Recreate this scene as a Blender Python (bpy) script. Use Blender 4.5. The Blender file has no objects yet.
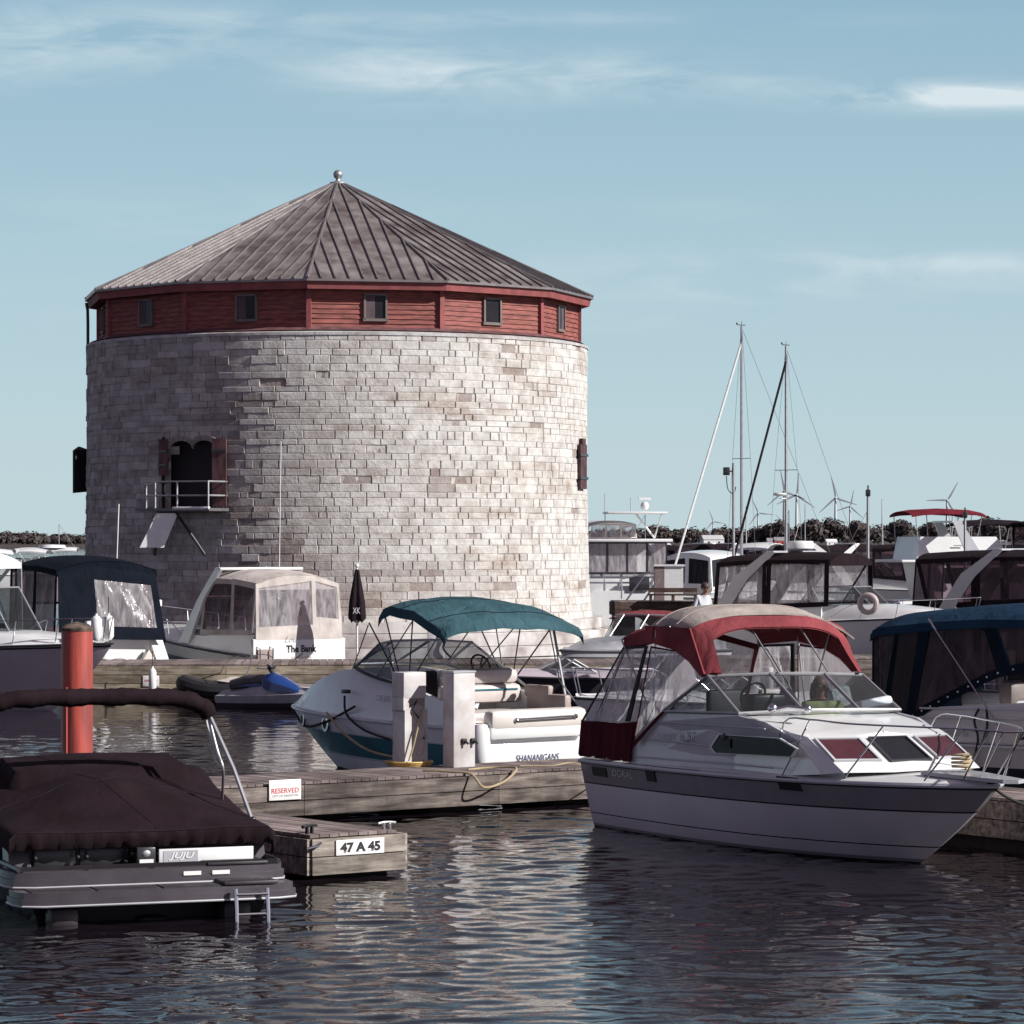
import bpy, bmesh, math, random
import numpy as np
from mathutils import Vector, Matrix, noise
V = Vector
rad = math.radians
sc = bpy.context.scene
col = sc.collection
F, HZ, CX, CH = 3300., 540., 512., 4.2      # focal length in px, horizon row, centre column, eye height (m)
rnd = random.Random(7)

def P(px, py, Y): return V(((px-CX)/F*Y, Y, CH+(HZ-py)/F*Y))
def G(px, py, z=0.): return P(px, py, F*(CH-z)/(py-HZ))

# ------------------------------------------------------------------ materials
MATS = {}
def mat(name, c, rough=.6, metal=0., var=.12, vs=3., bump=0., bs=30., spec=.5, stretch=(1,1,1), c2=None, coat=0.):
    m = bpy.data.materials.new(name); m.use_nodes = True
    nt = m.node_tree; N = nt.nodes; L = nt.links; b = N['Principled BSDF']
    tc = N.new('ShaderNodeTexCoord'); mp = N.new('ShaderNodeMapping'); mp.inputs['Scale'].default_value = stretch
    L.new(tc.outputs['Object'], mp.inputs[0])
    n = N.new('ShaderNodeTexNoise'); n.inputs['Scale'].default_value = vs; n.inputs['Detail'].default_value = 6
    L.new(mp.outputs[0], n.inputs['Vector'])
    r = N.new('ShaderNodeValToRGB'); cc = c2 or [x*(1-var*2) for x in c]
    r.color_ramp.elements[0].position = .34; r.color_ramp.elements[1].position = .66
    r.color_ramp.elements[0].color = (*cc, 1); r.color_ramp.elements[1].color = (*[min(1, x*(1+var*.4)) for x in c], 1)
    L.new(n.outputs[0], r.inputs[0]); L.new(r.outputs[0], b.inputs['Base Color'])
    b.inputs['Roughness'].default_value = rough; b.inputs['Metallic'].default_value = metal
    b.inputs['Specular IOR Level'].default_value = spec; b.inputs['Coat Weight'].default_value = coat; b.inputs['Coat Roughness'].default_value = .08
    if bump:
        n2 = N.new('ShaderNodeTexNoise'); n2.inputs['Scale'].default_value = bs; n2.inputs['Detail'].default_value = 4
        L.new(mp.outputs[0], n2.inputs['Vector'])
        bp = N.new('ShaderNodeBump'); bp.inputs['Strength'].default_value = bump; bp.inputs['Distance'].default_value = .02
        L.new(n2.outputs[0], bp.inputs['Height']); L.new(bp.outputs[0], b.inputs['Normal'])
    MATS[name] = m; return m

def mat_clear(name, tint, opacity=.35, rough=.15, bump=.6, bs=5., film=(.55,.5,.52), stretch=(1,1,.25)):
    """vinyl or glass: see-through film mixed with a glossy skin"""
    m = bpy.data.materials.new(name); m.use_nodes = True
    nt = m.node_tree; N = nt.nodes; L = nt.links; N.clear()
    out = N.new('ShaderNodeOutputMaterial'); tr = N.new('ShaderNodeBsdfTransparent'); tr.inputs[0].default_value = (*tint, 1)
    pb = N.new('ShaderNodeBsdfPrincipled'); pb.inputs['Base Color'].default_value = (*film, 1); pb.inputs['Roughness'].default_value = rough
    mx = N.new('ShaderNodeMixShader')
    lw = N.new('ShaderNodeLayerWeight'); lw.inputs[0].default_value = .5; pw = N.new('ShaderNodeMath'); pw.operation = 'POWER'; L.new(lw.outputs['Facing'], pw.inputs[0]); pw.inputs[1].default_value = 4.
    fr = N.new('ShaderNodeMath'); fr.operation = 'MULTIPLY_ADD'; L.new(pw.outputs[0], fr.inputs[0]); fr.inputs[1].default_value = .7; fr.inputs[2].default_value = .05
    ad = N.new('ShaderNodeMath'); ad.operation = 'ADD'; ad.use_clamp = True
    tc = N.new('ShaderNodeTexCoord'); mp = N.new('ShaderNodeMapping'); mp.inputs['Scale'].default_value = stretch
    n = N.new('ShaderNodeTexNoise'); n.inputs['Scale'].default_value = bs; n.inputs['Detail'].default_value = 3; n.inputs['Distortion'].default_value = 1.2
    L.new(tc.outputs['Object'], mp.inputs[0]); L.new(mp.outputs[0], n.inputs['Vector'])
    mr = N.new('ShaderNodeMapRange'); mr.inputs[1].default_value = .35; mr.inputs[2].default_value = .75
    mr.inputs[3].default_value = opacity*.4; mr.inputs[4].default_value = opacity*1.5
    L.new(n.outputs[0], mr.inputs[0]); L.new(mr.outputs[0], ad.inputs[0]); L.new(fr.outputs[0], ad.inputs[1])
    bp = N.new('ShaderNodeBump'); bp.inputs['Strength'].default_value = bump; bp.inputs['Distance'].default_value = .06
    L.new(n.outputs[0], bp.inputs['Height']); L.new(bp.outputs[0], pb.inputs['Normal'])
    tl = N.new('ShaderNodeBsdfTranslucent'); tl.inputs[0].default_value = (*film, 1); m2 = N.new('ShaderNodeMixShader'); m2.inputs[0].default_value = .45 if opacity > .1 else 0.
    L.new(pb.outputs[0], m2.inputs[1]); L.new(tl.outputs[0], m2.inputs[2])
    L.new(ad.outputs[0], mx.inputs[0]); L.new(tr.outputs[0], mx.inputs[1]); L.new(m2.outputs[0], mx.inputs[2]); L.new(mx.outputs[0], out.inputs[0])
    MATS[name] = m; return m

def mat_cloth(name, c, rough=.85, fold=.5):
    """canvas: weave tone plus long soft wrinkles"""
    m = mat(name, c, rough, var=.14, vs=2.0, spec=.08); nt = m.node_tree; N = nt.nodes; L = nt.links; b = N['Principled BSDF']
    tc = N.new('ShaderNodeTexCoord'); mp = N.new('ShaderNodeMapping'); mp.inputs['Scale'].default_value = (1.6, 1.6, .7); mp.inputs['Rotation'].default_value = (.3, .5, .4)
    n = N.new('ShaderNodeTexNoise'); n.inputs['Scale'].default_value = 2.6; n.inputs['Detail'].default_value = 3; n.inputs['Distortion'].default_value = .8
    L.new(tc.outputs['Object'], mp.inputs[0]); L.new(mp.outputs[0], n.inputs['Vector'])
    w = N.new('ShaderNodeTexNoise'); w.inputs['Scale'].default_value = 90; L.new(tc.outputs['Object'], w.inputs['Vector'])
    ad = N.new('ShaderNodeMath'); ad.operation = 'MULTIPLY_ADD'; L.new(w.outputs[0], ad.inputs[0]); ad.inputs[1].default_value = .06; L.new(n.outputs[0], ad.inputs[2])
    bp = N.new('ShaderNodeBump'); bp.inputs['Strength'].default_value = fold; bp.inputs['Distance'].default_value = .08
    L.new(ad.outputs[0], bp.inputs['Height']); L.new(bp.outputs[0], b.inputs['Normal'])
    return m

def mat_wood(name, c, c2, s=(1, 14, 14), rough=.8):
    m = mat(name, c, rough, vs=1.6, stretch=s, c2=c2, bump=.5, bs=4., spec=.25)
    nt = m.node_tree; N = nt.nodes; L = nt.links; b = N['Principled BSDF']; src = b.inputs['Base Color'].links[0].from_socket
    g = N.new('ShaderNodeNewGeometry'); tc = N.new('ShaderNodeTexCoord'); n = N.new('ShaderNodeTexNoise'); n.inputs['Scale'].default_value = .9; n.inputs['Detail'].default_value = 7; n.inputs['Roughness'].default_value = .7
    L.new(tc.outputs['Object'], n.inputs['Vector'])
    a = N.new('ShaderNodeMapRange'); a.inputs[3].default_value = .62; a.inputs[4].default_value = 1.18; L.new(g.outputs['Random Per Island'], a.inputs[0])
    d = N.new('ShaderNodeMapRange'); d.inputs[1].default_value = .35; d.inputs[2].default_value = .62; d.inputs[3].default_value = .45; d.inputs[4].default_value = 1.08; L.new(n.outputs[0], d.inputs[0])
    k = N.new('ShaderNodeMath'); k.operation = 'MULTIPLY'; L.new(a.outputs[0], k.inputs[0]); L.new(d.outputs[0], k.inputs[1])
    mm = N.new('ShaderNodeVectorMath'); mm.operation = 'SCALE'; L.new(src, mm.inputs[0]); L.new(k.outputs[0], mm.inputs['Scale']); L.new(mm.outputs[0], b.inputs['Base Color']); return m

gel = mat('gelcoat_white', (.74,.74,.73), .22, var=.03, vs=1.2, coat=.3)
gel_warm = mat('gelcoat_cream', (.68,.63,.58), .3, var=.04, coat=.2)
gel_grey = mat('gelcoat_grey', (.42,.42,.44), .3, var=.05, coat=.2)
gel_silver = mat('gelcoat_silver', (.50,.51,.53), .28, var=.04, coat=.3)
gel_dark = mat('gelcoat_dark', (.035,.033,.04), .25, var=.1, coat=.3)
gel_teal = mat('stripe_teal', (.025,.13,.16), .25, var=.08, coat=.3)
gel_mauve = mat('gelcoat_mauve', (.44,.38,.42), .35, var=.06, vs=.8)
antifoul = mat('antifouling', (.03,.025,.025), .7, var=.3, vs=6)
black = mat('black_rubber', (.012,.012,.014), .6)
dark_trim = mat('dark_trim', (.03,.03,.033), .35)
chrome = mat('stainless', (.62,.62,.63), .22, 1., var=.05)
alu = mat('aluminium', (.42,.42,.43), .5, .8, var=.08)
vinyl_seat = mat('vinyl_seat', (.55,.49,.46), .45, var=.06, vs=4)
vinyl_tan = mat('vinyl_tan', (.36,.29,.26), .5, var=.1)
cloth_red = mat_cloth('canvas_red', (.24,.055,.062))
cloth_red_shade = mat_cloth('canvas_red_shade', (.075,.012,.02))  # darker copy of the red canvas: shade painted into skirt and curtains
cloth_tan = mat_cloth('canvas_tan', (.40,.355,.32), fold=.3)
cloth_teal = mat_cloth('canvas_teal', (.045,.10,.12), fold=.7)
cloth_navy = mat_cloth('canvas_navy', (.006,.009,.016))
cloth_blue = mat_cloth('canvas_blue', (.012,.036,.070))
cloth_plum = mat_cloth('canvas_plum', (.018,.0105,.0135), fold=.25)
cloth_black = mat_cloth('canvas_black', (.02,.014,.018))
cloth_ltan = mat_cloth('canvas_beige', (.54,.485,.45), fold=.3)
clear = mat_clear('clear_vinyl', (.86,.84,.86), .50, film=(.72,.68,.70))
smoke = mat_clear('smoked_vinyl', (.34,.26,.30), .16, film=(.34,.27,.30))
glass = mat_clear('windscreen_glass', (.72,.74,.76), .03, .03, bump=.02, film=(.1,.1,.1))
glass_dark = mat('tinted_glass', (.02,.02,.024), .1, var=.1, spec=.12)
glass_red = mat('tinted_hatch', (.075,.025,.032), .12, var=.1, spec=.3)
ped_paint = mat('pedestal_paint', (.56,.54,.54), .5, var=.12, vs=3, c2=(.42,.38,.36))
white_paint = mat('white_paint', (.72,.71,.70), .45, var=.05, vs=5)
sign_white = mat('sign_white', (.78,.76,.74), .4, var=.03)
ink_black = mat('ink_black', (.012,.012,.014), .5)
ink_red = mat('ink_red', (.55,.04,.04), .5)
ink_blue = mat('ink_blue', (.03,.04,.13), .5)
ink_grey = mat('ink_grey', (.30,.30,.31), .5)
rope_dark = mat('rope_dark', (.02,.02,.022), .9)
rope_tan = mat('rope_tan', (.42,.33,.2), .9)
yellow = mat('hose_yellow', (.62,.42,.13), .6)
skin = mat('skin', (.36,.19,.13), .55, var=.05)
hair = mat('hair', (.05,.03,.02), .6)

# ------------------------------------------------------------------ mesh builder
class MB:
    def __init__(s, *mats): s.v = []; s.f = []; s.m = []; s.mats = list(mats)
    def mi(s, m):
        if m is None: return 0
        if m not in s.mats: s.mats.append(m)
        return s.mats.index(m)
    def add(s, vs, fs, m=None):
        o = len(s.v); k = s.mi(m)
        s.v += [tuple(x) for x in vs]
        for f in fs: s.f.append(tuple(i+o for i in f)); s.m.append(k)
        return s
    def box(s, c, d, m=None, rz=0., R=None, ch=0.):
        """box centre c, size d, optional chamfer"""
        R = R or Matrix.Rotation(rz, 3, 'Z'); c = V(c); h = V(d)/2
        if ch:
            bm = bmesh.new(); bmesh.ops.create_cube(bm, size=1)
            for v in bm.verts: v.co = V((v.co.x*d[0], v.co.y*d[1], v.co.z*d[2]))
            bmesh.ops.bevel(bm, geom=bm.edges[:], offset=ch, segments=2, affect='EDGES', profile=.5)
            bm.verts.index_update()
            s.add([c+R@v.co for v in bm.verts], [[v.index for v in f.verts] for f in bm.faces], m); bm.free(); return s
        vs = [c+R@V((x*h.x, y*h.y, z*h.z)) for x in (-1,1) for y in (-1,1) for z in (-1,1)]
        return s.add(vs, [(0,1,3,2),(4,6,7,5),(0,4,5,1),(2,3,7,6),(0,2,6,4),(1,5,7,3)], m)
    def tube(s, pts, r, m=None, n=8, closed=False, smoothn=0):
        pts = [V(p) for p in pts]
        if smoothn: pts = smooth_path(pts, smoothn)
        k = len(pts); rs = r if isinstance(r, (list, tuple)) else [r]*k
        if len(rs) != k: rs = [rs[min(len(rs)-1, int(i*len(rs)/k))] for i in range(k)]
        vs = []; fs = []; up = None
        for i, p in enumerate(pts):
            a = pts[(i-1) % k] if (i > 0 or closed) else p; b = pts[(i+1) % k] if (i < k-1 or closed) else p
            t = (b-a).normalized() if (b-a).length > 1e-9 else V((0,0,1))
            if up is None:
                up = V((0,0,1)) if abs(t.z) < .9 else V((1,0,0))
            x = t.cross(up)
            if x.length < 1e-6: x = t.orthogonal()
            x.normalize(); y = x.cross(t).normalized(); up = y
            for j in range(n):
                an = 2*math.pi*j/n; vs.append(p+(x*math.cos(an)+y*math.sin(an))*rs[i])
        for i in range(k if closed else k-1):
            for j in range(n):
                a = i*n+j; b = i*n+(j+1) % n; c = ((i+1) % k)*n+(j+1) % n; d = ((i+1) % k)*n+j
                fs.append((a, b, c, d))
        if not closed: fs.append(tuple(range(n-1, -1, -1))); fs.append(tuple((k-1)*n+j for j in range(n)))
        return s.add(vs, fs, m)
    def prism(s, pts, off, m=None):
        """polygon extruded by vector off"""
        pts = [V(p) for p in pts]; n = len(pts); off = V(off)
        vs = pts+[p+off for p in pts]
        fs = [tuple(range(n)), tuple(range(2*n-1, n-1, -1))]+[(i, i+n, (i+1) % n+n, (i+1) % n) for i in range(n)]
        return s.add(vs, fs, m)
    def panel(s, pts, t, m=None):
        """polygon with thickness t along its own normal (centred)"""
        pts = [V(p) for p in pts]; nr = V((0,0,0))
        for i in range(len(pts)): nr += pts[i].cross(pts[(i+1) % len(pts)])
        nr.normalize(); return s.prism([p-nr*t/2 for p in pts], nr*t, m)
    def grid(s, rows, m=None, closed_u=False):
        k = len(rows[0]); vs = [p for r in rows for p in r]; fs = []
        for i in range(len(rows)-1):
            for j in range(k if closed_u else k-1):
                fs.append((i*k+j, i*k+(j+1) % k, (i+1)*k+(j+1) % k, (i+1)*k+j))
        return s.add(vs, fs, m)
    def slab(s, rows, t, m=None):
        """grid sheet given thickness t downward (z) with closed rim"""
        rows = [[V(p) for p in r] for r in rows]; a = len(rows); k = len(rows[0]); n = a*k
        vs = [p for r in rows for p in r]; vs += [p-V((0,0,t)) for p in vs]; fs = []
        for i in range(a-1):
            for j in range(k-1):
                q = (i*k+j, i*k+j+1, (i+1)*k+j+1, (i+1)*k+j); fs.append(q); fs.append(tuple(x+n for x in q[::-1]))
        ring = [j for j in range(k)]+[i*k+k-1 for i in range(1, a)]+[(a-1)*k+j for j in range(k-2, -1, -1)]+[i*k for i in range(a-2, 0, -1)]
        for i in range(len(ring)): x, y = ring[i], ring[(i+1) % len(ring)]; fs.append((x, x+n, y+n, y))
        return s.add(vs, fs, m)
    def lathe(s, prof, c=(0,0,0), m=None, n=24, a0=0., a1=2*math.pi):
        full = abs(a1-a0-2*math.pi) < 1e-6; k = n if full else n+1; c = V(c)
        rows = [[c+V((r*math.cos(a0+(a1-a0)*j/n), r*math.sin(a0+(a1-a0)*j/n), z)) for j in range(k)] for r, z in prof]
        return s.grid(rows, m, full)
    def ball(s, c, r, m=None, n=12, sq=(1,1,1)):
        c = V(c); rows = [[c+V((sq[0]*r*math.sin(p)*math.cos(2*math.pi*j/n), sq[1]*r*math.sin(p)*math.sin(2*math.pi*j/n), sq[2]*r*math.cos(p))) for j in range(n)] for p in [math.pi*(i+.02)/(n/2+.04) for i in range(n//2+1)]]
        return s.grid(rows, m, True)
    def build(s, name, parent=None, ang=35, flat=False, recalc=True):
        me = bpy.data.meshes.new(name); me.from_pydata(s.v, [], s.f)
        for m in s.mats: me.materials.append(m)
        me.polygons.foreach_set('material_index', s.m)
        if recalc:
            bm = bmesh.new(); bm.from_mesh(me); bmesh.ops.remove_doubles(bm, verts=bm.verts, dist=1e-5)
            bmesh.ops.recalc_face_normals(bm, faces=bm.faces); bm.to_mesh(me); bm.free()
        if not flat:
            me.polygons.foreach_set('use_smooth', [True]*len(me.polygons)); me.set_sharp_from_angle(angle=rad(ang))
        me.update(); o = bpy.data.objects.new(name, me); col.objects.link(o)
        if parent: o.parent = parent
        return o

def smooth_path(pts, n):
    out = []; k = len(pts)
    for i in range(k-1):
        p0 = pts[max(i-1, 0)]; p1 = pts[i]; p2 = pts[i+1]; p3 = pts[min(i+2, k-1)]
        for j in range(n):
            t = j/n; out.append(.5*((2*p1)+(-p0+p2)*t+(2*p0-5*p1+4*p2-p3)*t*t+(-p0+3*p1-3*p2+p3)*t**3))
    out.append(pts[-1]); return out

def tag(o, label=None, cat=None, group=None, kind=None):
    if label: o['label'] = label
    if cat: o['category'] = cat
    if group: o['group'] = group
    if kind: o['kind'] = kind
    return o
def empty(name, loc=(0,0,0), rz=0., label=None, cat=None, group=None):
    o = bpy.data.objects.new(name, None); col.objects.link(o); o.location = loc; o.rotation_euler = (0,0,rz)
    o.empty_display_size = .2
    return tag(o, label, cat, group)
def copy_tree(o, parent=None):
    c = o.copy(); col.objects.link(c); c.parent = parent
    for ch in [x for x in bpy.data.objects if x.parent == o]: copy_tree(ch, c)
    return c

FONT = {}
def text(name, body, c, xdir, updir, h, m, parent=None, thick=.004, width=None, shear=0., bold=.0, condense=None):
    """raised lettering centred on c, reading along xdir"""
    cu = bpy.data.curves.new(name, 'FONT'); cu.body = body; cu.align_x = 'CENTER'; cu.align_y = 'CENTER'; cu.size = 1.
    cu.extrude = 0.; cu.offset = bold; cu.shear = shear; cu.resolution_u = 3
    o = bpy.data.objects.new('tmp', cu); col.objects.link(o); bpy.context.view_layer.update()
    me = bpy.data.meshes.new_from_object(o); col.objects.unlink(o); bpy.data.objects.remove(o)
    xs = [v.co.x for v in me.vertices]; ys = [v.co.y for v in me.vertices]
    cx = (min(xs)+max(xs))/2; cy = (min(ys)+max(ys))/2; H = max(ys)-min(ys); W = max(xs)-min(xs)
    sy = h/H; sx = (width/W) if width else sy
    X = V(xdir).normalized(); U = V(updir).normalized(); U = (U-X*U.dot(X)).normalized(); Nn = X.cross(U)
    for v in me.vertices: v.co = V(c)+X*(v.co.x-cx)*sx+U*(v.co.y-cy)*sy+Nn*thick
    me.materials.clear(); me.materials.append(m)
    ob = bpy.data.objects.new(name, me); col.objects.link(ob)
    if parent: ob.parent = parent
    return ob

class Frame:
    """a thing standing at x,y (world) with heading hd; its parts are modelled in its own metres"""
    def __init__(s, name, x, y, hd, z=0., label=None, cat=None, group=None):
        s.o = V((x, y)); s.z = z; a = rad(hd); s.h = V((math.cos(a), math.sin(a))); s.l = V((-math.sin(a), math.cos(a)))
        s.root = empty(name, (x, y, z), a, label, cat, group)
    def loc(s, w):
        d = V((w[0], w[1]))-s.o; return V((d.dot(s.h), d.dot(s.l), w[2]-s.z))
    def _pt(s, px, py, n, d):
        r = V(((px-CX)/F, 1.)); return s.loc(P(px, py, (d+n.dot(s.o))/n.dot(r)))
    def side(s, px, py, ly): return s._pt(px, py, s.l, ly)
    def sta(s, px, py, lx): return s._pt(px, py, s.h, lx)
    def at(s, px, py, Y): return s.loc(P(px, py, Y))

# ------------------------------------------------------------------ hulls
def lerp(a, b, t): return a+(b-a)*t
class Hull:
    def __init__(s, L, B, fs, fb, rake=1.5, full=2.4, stern=.92, draft=.3, flare=.86, wl_stern=.95):
        s.L, s.B, s.fs, s.fb, s.rake, s.full, s.stern, s.draft, s.flare, s.wls = L, B, fs, fb, rake, full, stern, draft, flare, wl_stern
    def w(s, t):                                     # half beam at the sheer
        a = s.B/2*(lerp(s.stern, 1, min(1, t/.35)**.7 if t > 0 else 0) if t < .35 else 1)
        return a*max(0., 1-max(0, (t-.30)/.70)**s.full)**.8
    def sheer(s, t): return s.fs+(s.fb-s.fs)*t**1.4
    def pt(s, t, q, side=-1):
        """q: 0 chine .. 1 sheer"""
        z = lerp(-.05, s.sheer(t), q); wq = s.w(t)*lerp(s.flare*lerp(s.wls, .55, t**2.2), 1, q**.8)
        return V((t*(s.L-s.rake*(1-q)**1.25), side*wq, z))
    def at_x(s, x): return s.w(min(1, x/s.L))
    def build(s, root, bands, name='hull', keelm=None, n=28, rub=None, rubr=.03):
        """bands: [(q_upto, material)] from chine to sheer; closed transom"""
        mb = MB(bands[0][1]); ts = [1-(1-i/n)**1.25 for i in range(n+1)]
        qs = sorted(set([0, .08, .2, .35, .5, .65, .8, .9, 1]+[b[0] for b in bands]))
        for side in (-1, 1):
            for a, b in zip(qs[:-1], qs[1:]):
                mm = next(m for qq, m in bands if b <= qq+1e-6)
                mb.grid([[s.pt(t, q, side) for t in ts] for q in (a, b)], mm)
            kb = [V((t*(s.L-s.rake*1.1), 0, -s.draft*(1-t**3)-.05)) for t in ts]
            mb.grid([[s.pt(t, 0, side) for t in ts], kb], keelm or antifoul)
        # transom
        for a, b in zip(qs[:-1], qs[1:]):
            mm = next(m for qq, m in bands if b <= qq+1e-6)
            p = [s.pt(0, a, -1), s.pt(0, b, -1), s.pt(0, b, 1), s.pt(0, a, 1)]; mb.add(p, [(0,1,2,3)], mm)
        mb.add([s.pt(0, 0, -1), s.pt(0, 0, 1), V((0,0,-s.draft-.05))], [(0,1,2)], keelm or antifoul)
        o = mb.build(name, root, ang=30)
        if rub:
            r = MB(rub); path = [s.pt(t, 1, -1)+V((0,-.01,-.03)) for t in ts]+[s.pt(t, 1, 1)+V((0,.01,-.03)) for t in ts[::-1]]
            r.tube(path, rubr, n=6); r.build('rub_rail', root)
        return o
    def deck(s, root, m, x0, x1, hgt, inset=.12, camber=.06, name='foredeck', base=.0, n=16, mid=None):
        """raised deck from x0 to x1; hgt(x)->height of the trunk above the sheer, sloping in from the gunwale"""
        mb = MB(m); rows = []
        for i in range(n+1):
            x = lerp(x0, x1, i/n); t = min(1, x/s.L); w = s.w(t)-.01; z = s.sheer(t)+base; h = hgt(x)
            ins = min(inset, w*.35)
            half = [(w, z), (max(w-ins, 0), z+.02), (max(w-ins-.05, 0)*.97, z+.02+h*.55), (max(w-ins-.12, 0)*.88, z+.02+h), (max(w-ins-.12, 0)*.45, z+.02+h+camber*.8), (0, z+.02+h+camber)]
            rows.append([V((x, -y, zz)) for y, zz in half]+[V((x, y, zz)) for y, zz in half[-2::-1]])
        mb.grid(rows, m)
        mb.add(rows[0], [tuple(range(len(rows[0])))], m)
        return mb.build(name, root, ang=28)
    def cockpit(s, root, m, x0, x1, floor, inset=.16, name='cockpit'):
        """side decks with inner walls and a floor"""
        mb = MB(m); n = 8
        for sd in (-1, 1):
            rows = [[], [], []]
            for i in range(n+1):
                x = lerp(x0, x1, i/n); t = x/s.L; w = s.w(t)-.01; z = s.sheer(t)+.01
                rows[0].append(V((x, sd*w, z))); rows[1].append(V((x, sd*(w-inset), z+.02))); rows[2].append(V((x, sd*(w-inset)*.78, floor)))
            mb.grid(rows, m)
        w0 = (s.w(x0/s.L)-inset)*.78; w1 = (s.w(x1/s.L)-inset)*.78
        mb.add([(x0, -w0, floor), (x1, -w1, floor), (x1, w1, floor), (x0, w0, floor)], [(0,1,2,3)], m)
        return mb.build(name, root)

def rail(root, pts, r=.014, posts=(), m=None, name='bow_rail', sm=4):
    mb = MB(m or chrome); mb.tube(pts, r, smoothn=sm, n=6)
    for a, b in posts: mb.tube([a, b], r*.9, n=6)
    return mb.build(name, root)

def arch_top(root, xs, halfw, z0, crown, m, name='canvas_top', t=.03, nose=0., drop=.14, n=12, under=None):
    """a canvas roof lofted over bows at the stations xs=[(x, z_extra, width_factor)]"""
    rows = []
    for x, dz, wf in xs:
        row = []
        for j in range(-1, n+2):
            u = max(-1, min(1, -1+2*j/n)); yy = halfw*wf*u; zz = z0+dz+crown*(1-abs(u)**2.6)
            if j in (-1, n+1): zz -= drop; yy *= 1.01
            row.append(V((x, yy, zz)))
        rows.append(row)
    mb = MB(m); mb.slab(rows, t, m); return mb.build(name, root, ang=50)
# ------------------------------------------------------------------ camera, light, sky
cam = bpy.data.cameras.new('camera'); cam.sensor_width = 36; cam.lens = F/1024*36; cam.shift_y = (HZ-512)/1024.; cam.clip_end = 40000; cam.clip_start = .5
co = bpy.data.objects.new('camera', cam); col.objects.link(co); co.location = (0,0,CH); co.rotation_euler = (rad(90),0,0); sc.camera = co
SAZ, SEL = 69., 32.                                  # sun azimuth to the right of the view's back direction, elevation
sd = V((math.sin(rad(SAZ))*math.cos(rad(SEL)), -math.cos(rad(SAZ))*math.cos(rad(SEL)), math.sin(rad(SEL))))
sun = bpy.data.lights.new('sun', 'SUN'); sun.energy = 5.; sun.angle = rad(.5); sun.color = (1., .985, .95)
so = bpy.data.objects.new('sun', sun); col.objects.link(so); so.rotation_euler = sd.to_track_quat('Z', 'Y').to_euler()
w = bpy.data.worlds.new('World'); sc.world = w; w.use_nodes = True
nt = w.node_tree; N = nt.nodes; L = nt.links; bg = N['Background']
sky = N.new('ShaderNodeTexSky'); sky.sky_type = 'NISHITA'; sky.sun_disc = False; sky.sun_elevation = rad(SEL)
sky.sun_rotation = math.atan2(sd.x, sd.y); sky.air_density = 1.; sky.dust_density = 1.0; sky.ozone_density = 1.; sky.altitude = 80
tc = N.new('ShaderNodeTexCoord'); sx = N.new('ShaderNodeSeparateXYZ'); L.new(tc.outputs['Generated'], sx.inputs[0])
tint = N.new('ShaderNodeValToRGB'); L.new(sx.outputs[2], tint.inputs[0])
TINT = [(0., (6.4,8.2,8.8)), (.05, (5.4,7.4,8.4)), (.165, (3.35,5.55,7.0)), (.20, (2.4,3.4,4.3)), (.26, (1.5,1.7,2.2)), (.40, (1.4,1.25,1.6)), (1., (1.9,1.5,1.9))]   # a gradient blended over the Nishita sky
els = tint.color_ramp.elements
for i, (p, c) in enumerate(TINT):
    e = els[i] if i < 2 else els.new(p)
    e.position = p; e.color = (*c, 1)
mul = N.new('ShaderNodeMix'); mul.data_type = 'RGBA'; mul.blend_type = 'MIX'; mul.inputs[0].default_value = .82
L.new(sky.outputs[0], mul.inputs[6]); L.new(tint.outputs[0], mul.inputs[7])
# thin wisps of cloud: noise over direction, gathered in a few banks
def math_n(op, a, b=None, clamp=False):
    n = N.new('ShaderNodeMath'); n.operation = op; n.use_clamp = clamp
    for i, x in enumerate((a, b)):
        if x is None: continue
        if isinstance(x, (int, float)): n.inputs[i].default_value = x
        else: L.new(x, n.inputs[i])
    return n.outputs[0]
ysafe = math_n('MAXIMUM', sx.outputs[1], .05)
u = math_n('DIVIDE', sx.outputs[0], ysafe); v = math_n('DIVIDE', sx.outputs[2], ysafe)
cv = N.new('ShaderNodeCombineXYZ'); L.new(math_n('MULTIPLY', u, 22.), cv.inputs[0]); L.new(math_n('MULTIPLY', v, 95.), cv.inputs[1])
nz = N.new('ShaderNodeTexNoise'); nz.inputs['Scale'].default_value = 1.; nz.inputs['Detail'].default_value = 7; nz.inputs['Roughness'].default_value = .6; nz.inputs['Distortion'].default_value = .6
L.new(cv.outputs[0], nz.inputs['Vector'])
acc = None
for px, py, rx, ry, st in [(955,95,130,13,1.5),(1000,98,110,9,.9),(395,64,90,30,.8),(560,76,170,24,.66),(690,88,90,14,.4),(100,34,170,30,.8),(30,62,120,26,.35),(520,19,330,8,.4),(860,272,340,20,.5),(930,262,160,9,.35),(700,292,160,12,.3),(160,215,300,26,.22),(700,208,60,10,.25),(640,320,160,12,.22),(90,300,200,18,.2)]:
    du = math_n('DIVIDE', math_n('SUBTRACT', u, (px-CX)/F), rx/F); dv = math_n('DIVIDE', math_n('SUBTRACT', v, (HZ-py)/F), ry/F)
    d2 = math_n('ADD', math_n('MULTIPLY', du, du), math_n('MULTIPLY', dv, dv))
    g = math_n('MULTIPLY', math_n('EXPONENT', math_n('MULTIPLY', d2, -1.)), st)
    acc = g if acc is None else math_n('ADD', acc, g)
nn = N.new('ShaderNodeMapRange'); L.new(nz.outputs[0], nn.inputs[0]); nn.inputs[1].default_value = .36; nn.inputs[2].default_value = .72
cl = math_n('MULTIPLY', acc, nn.outputs[0], True)
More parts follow.
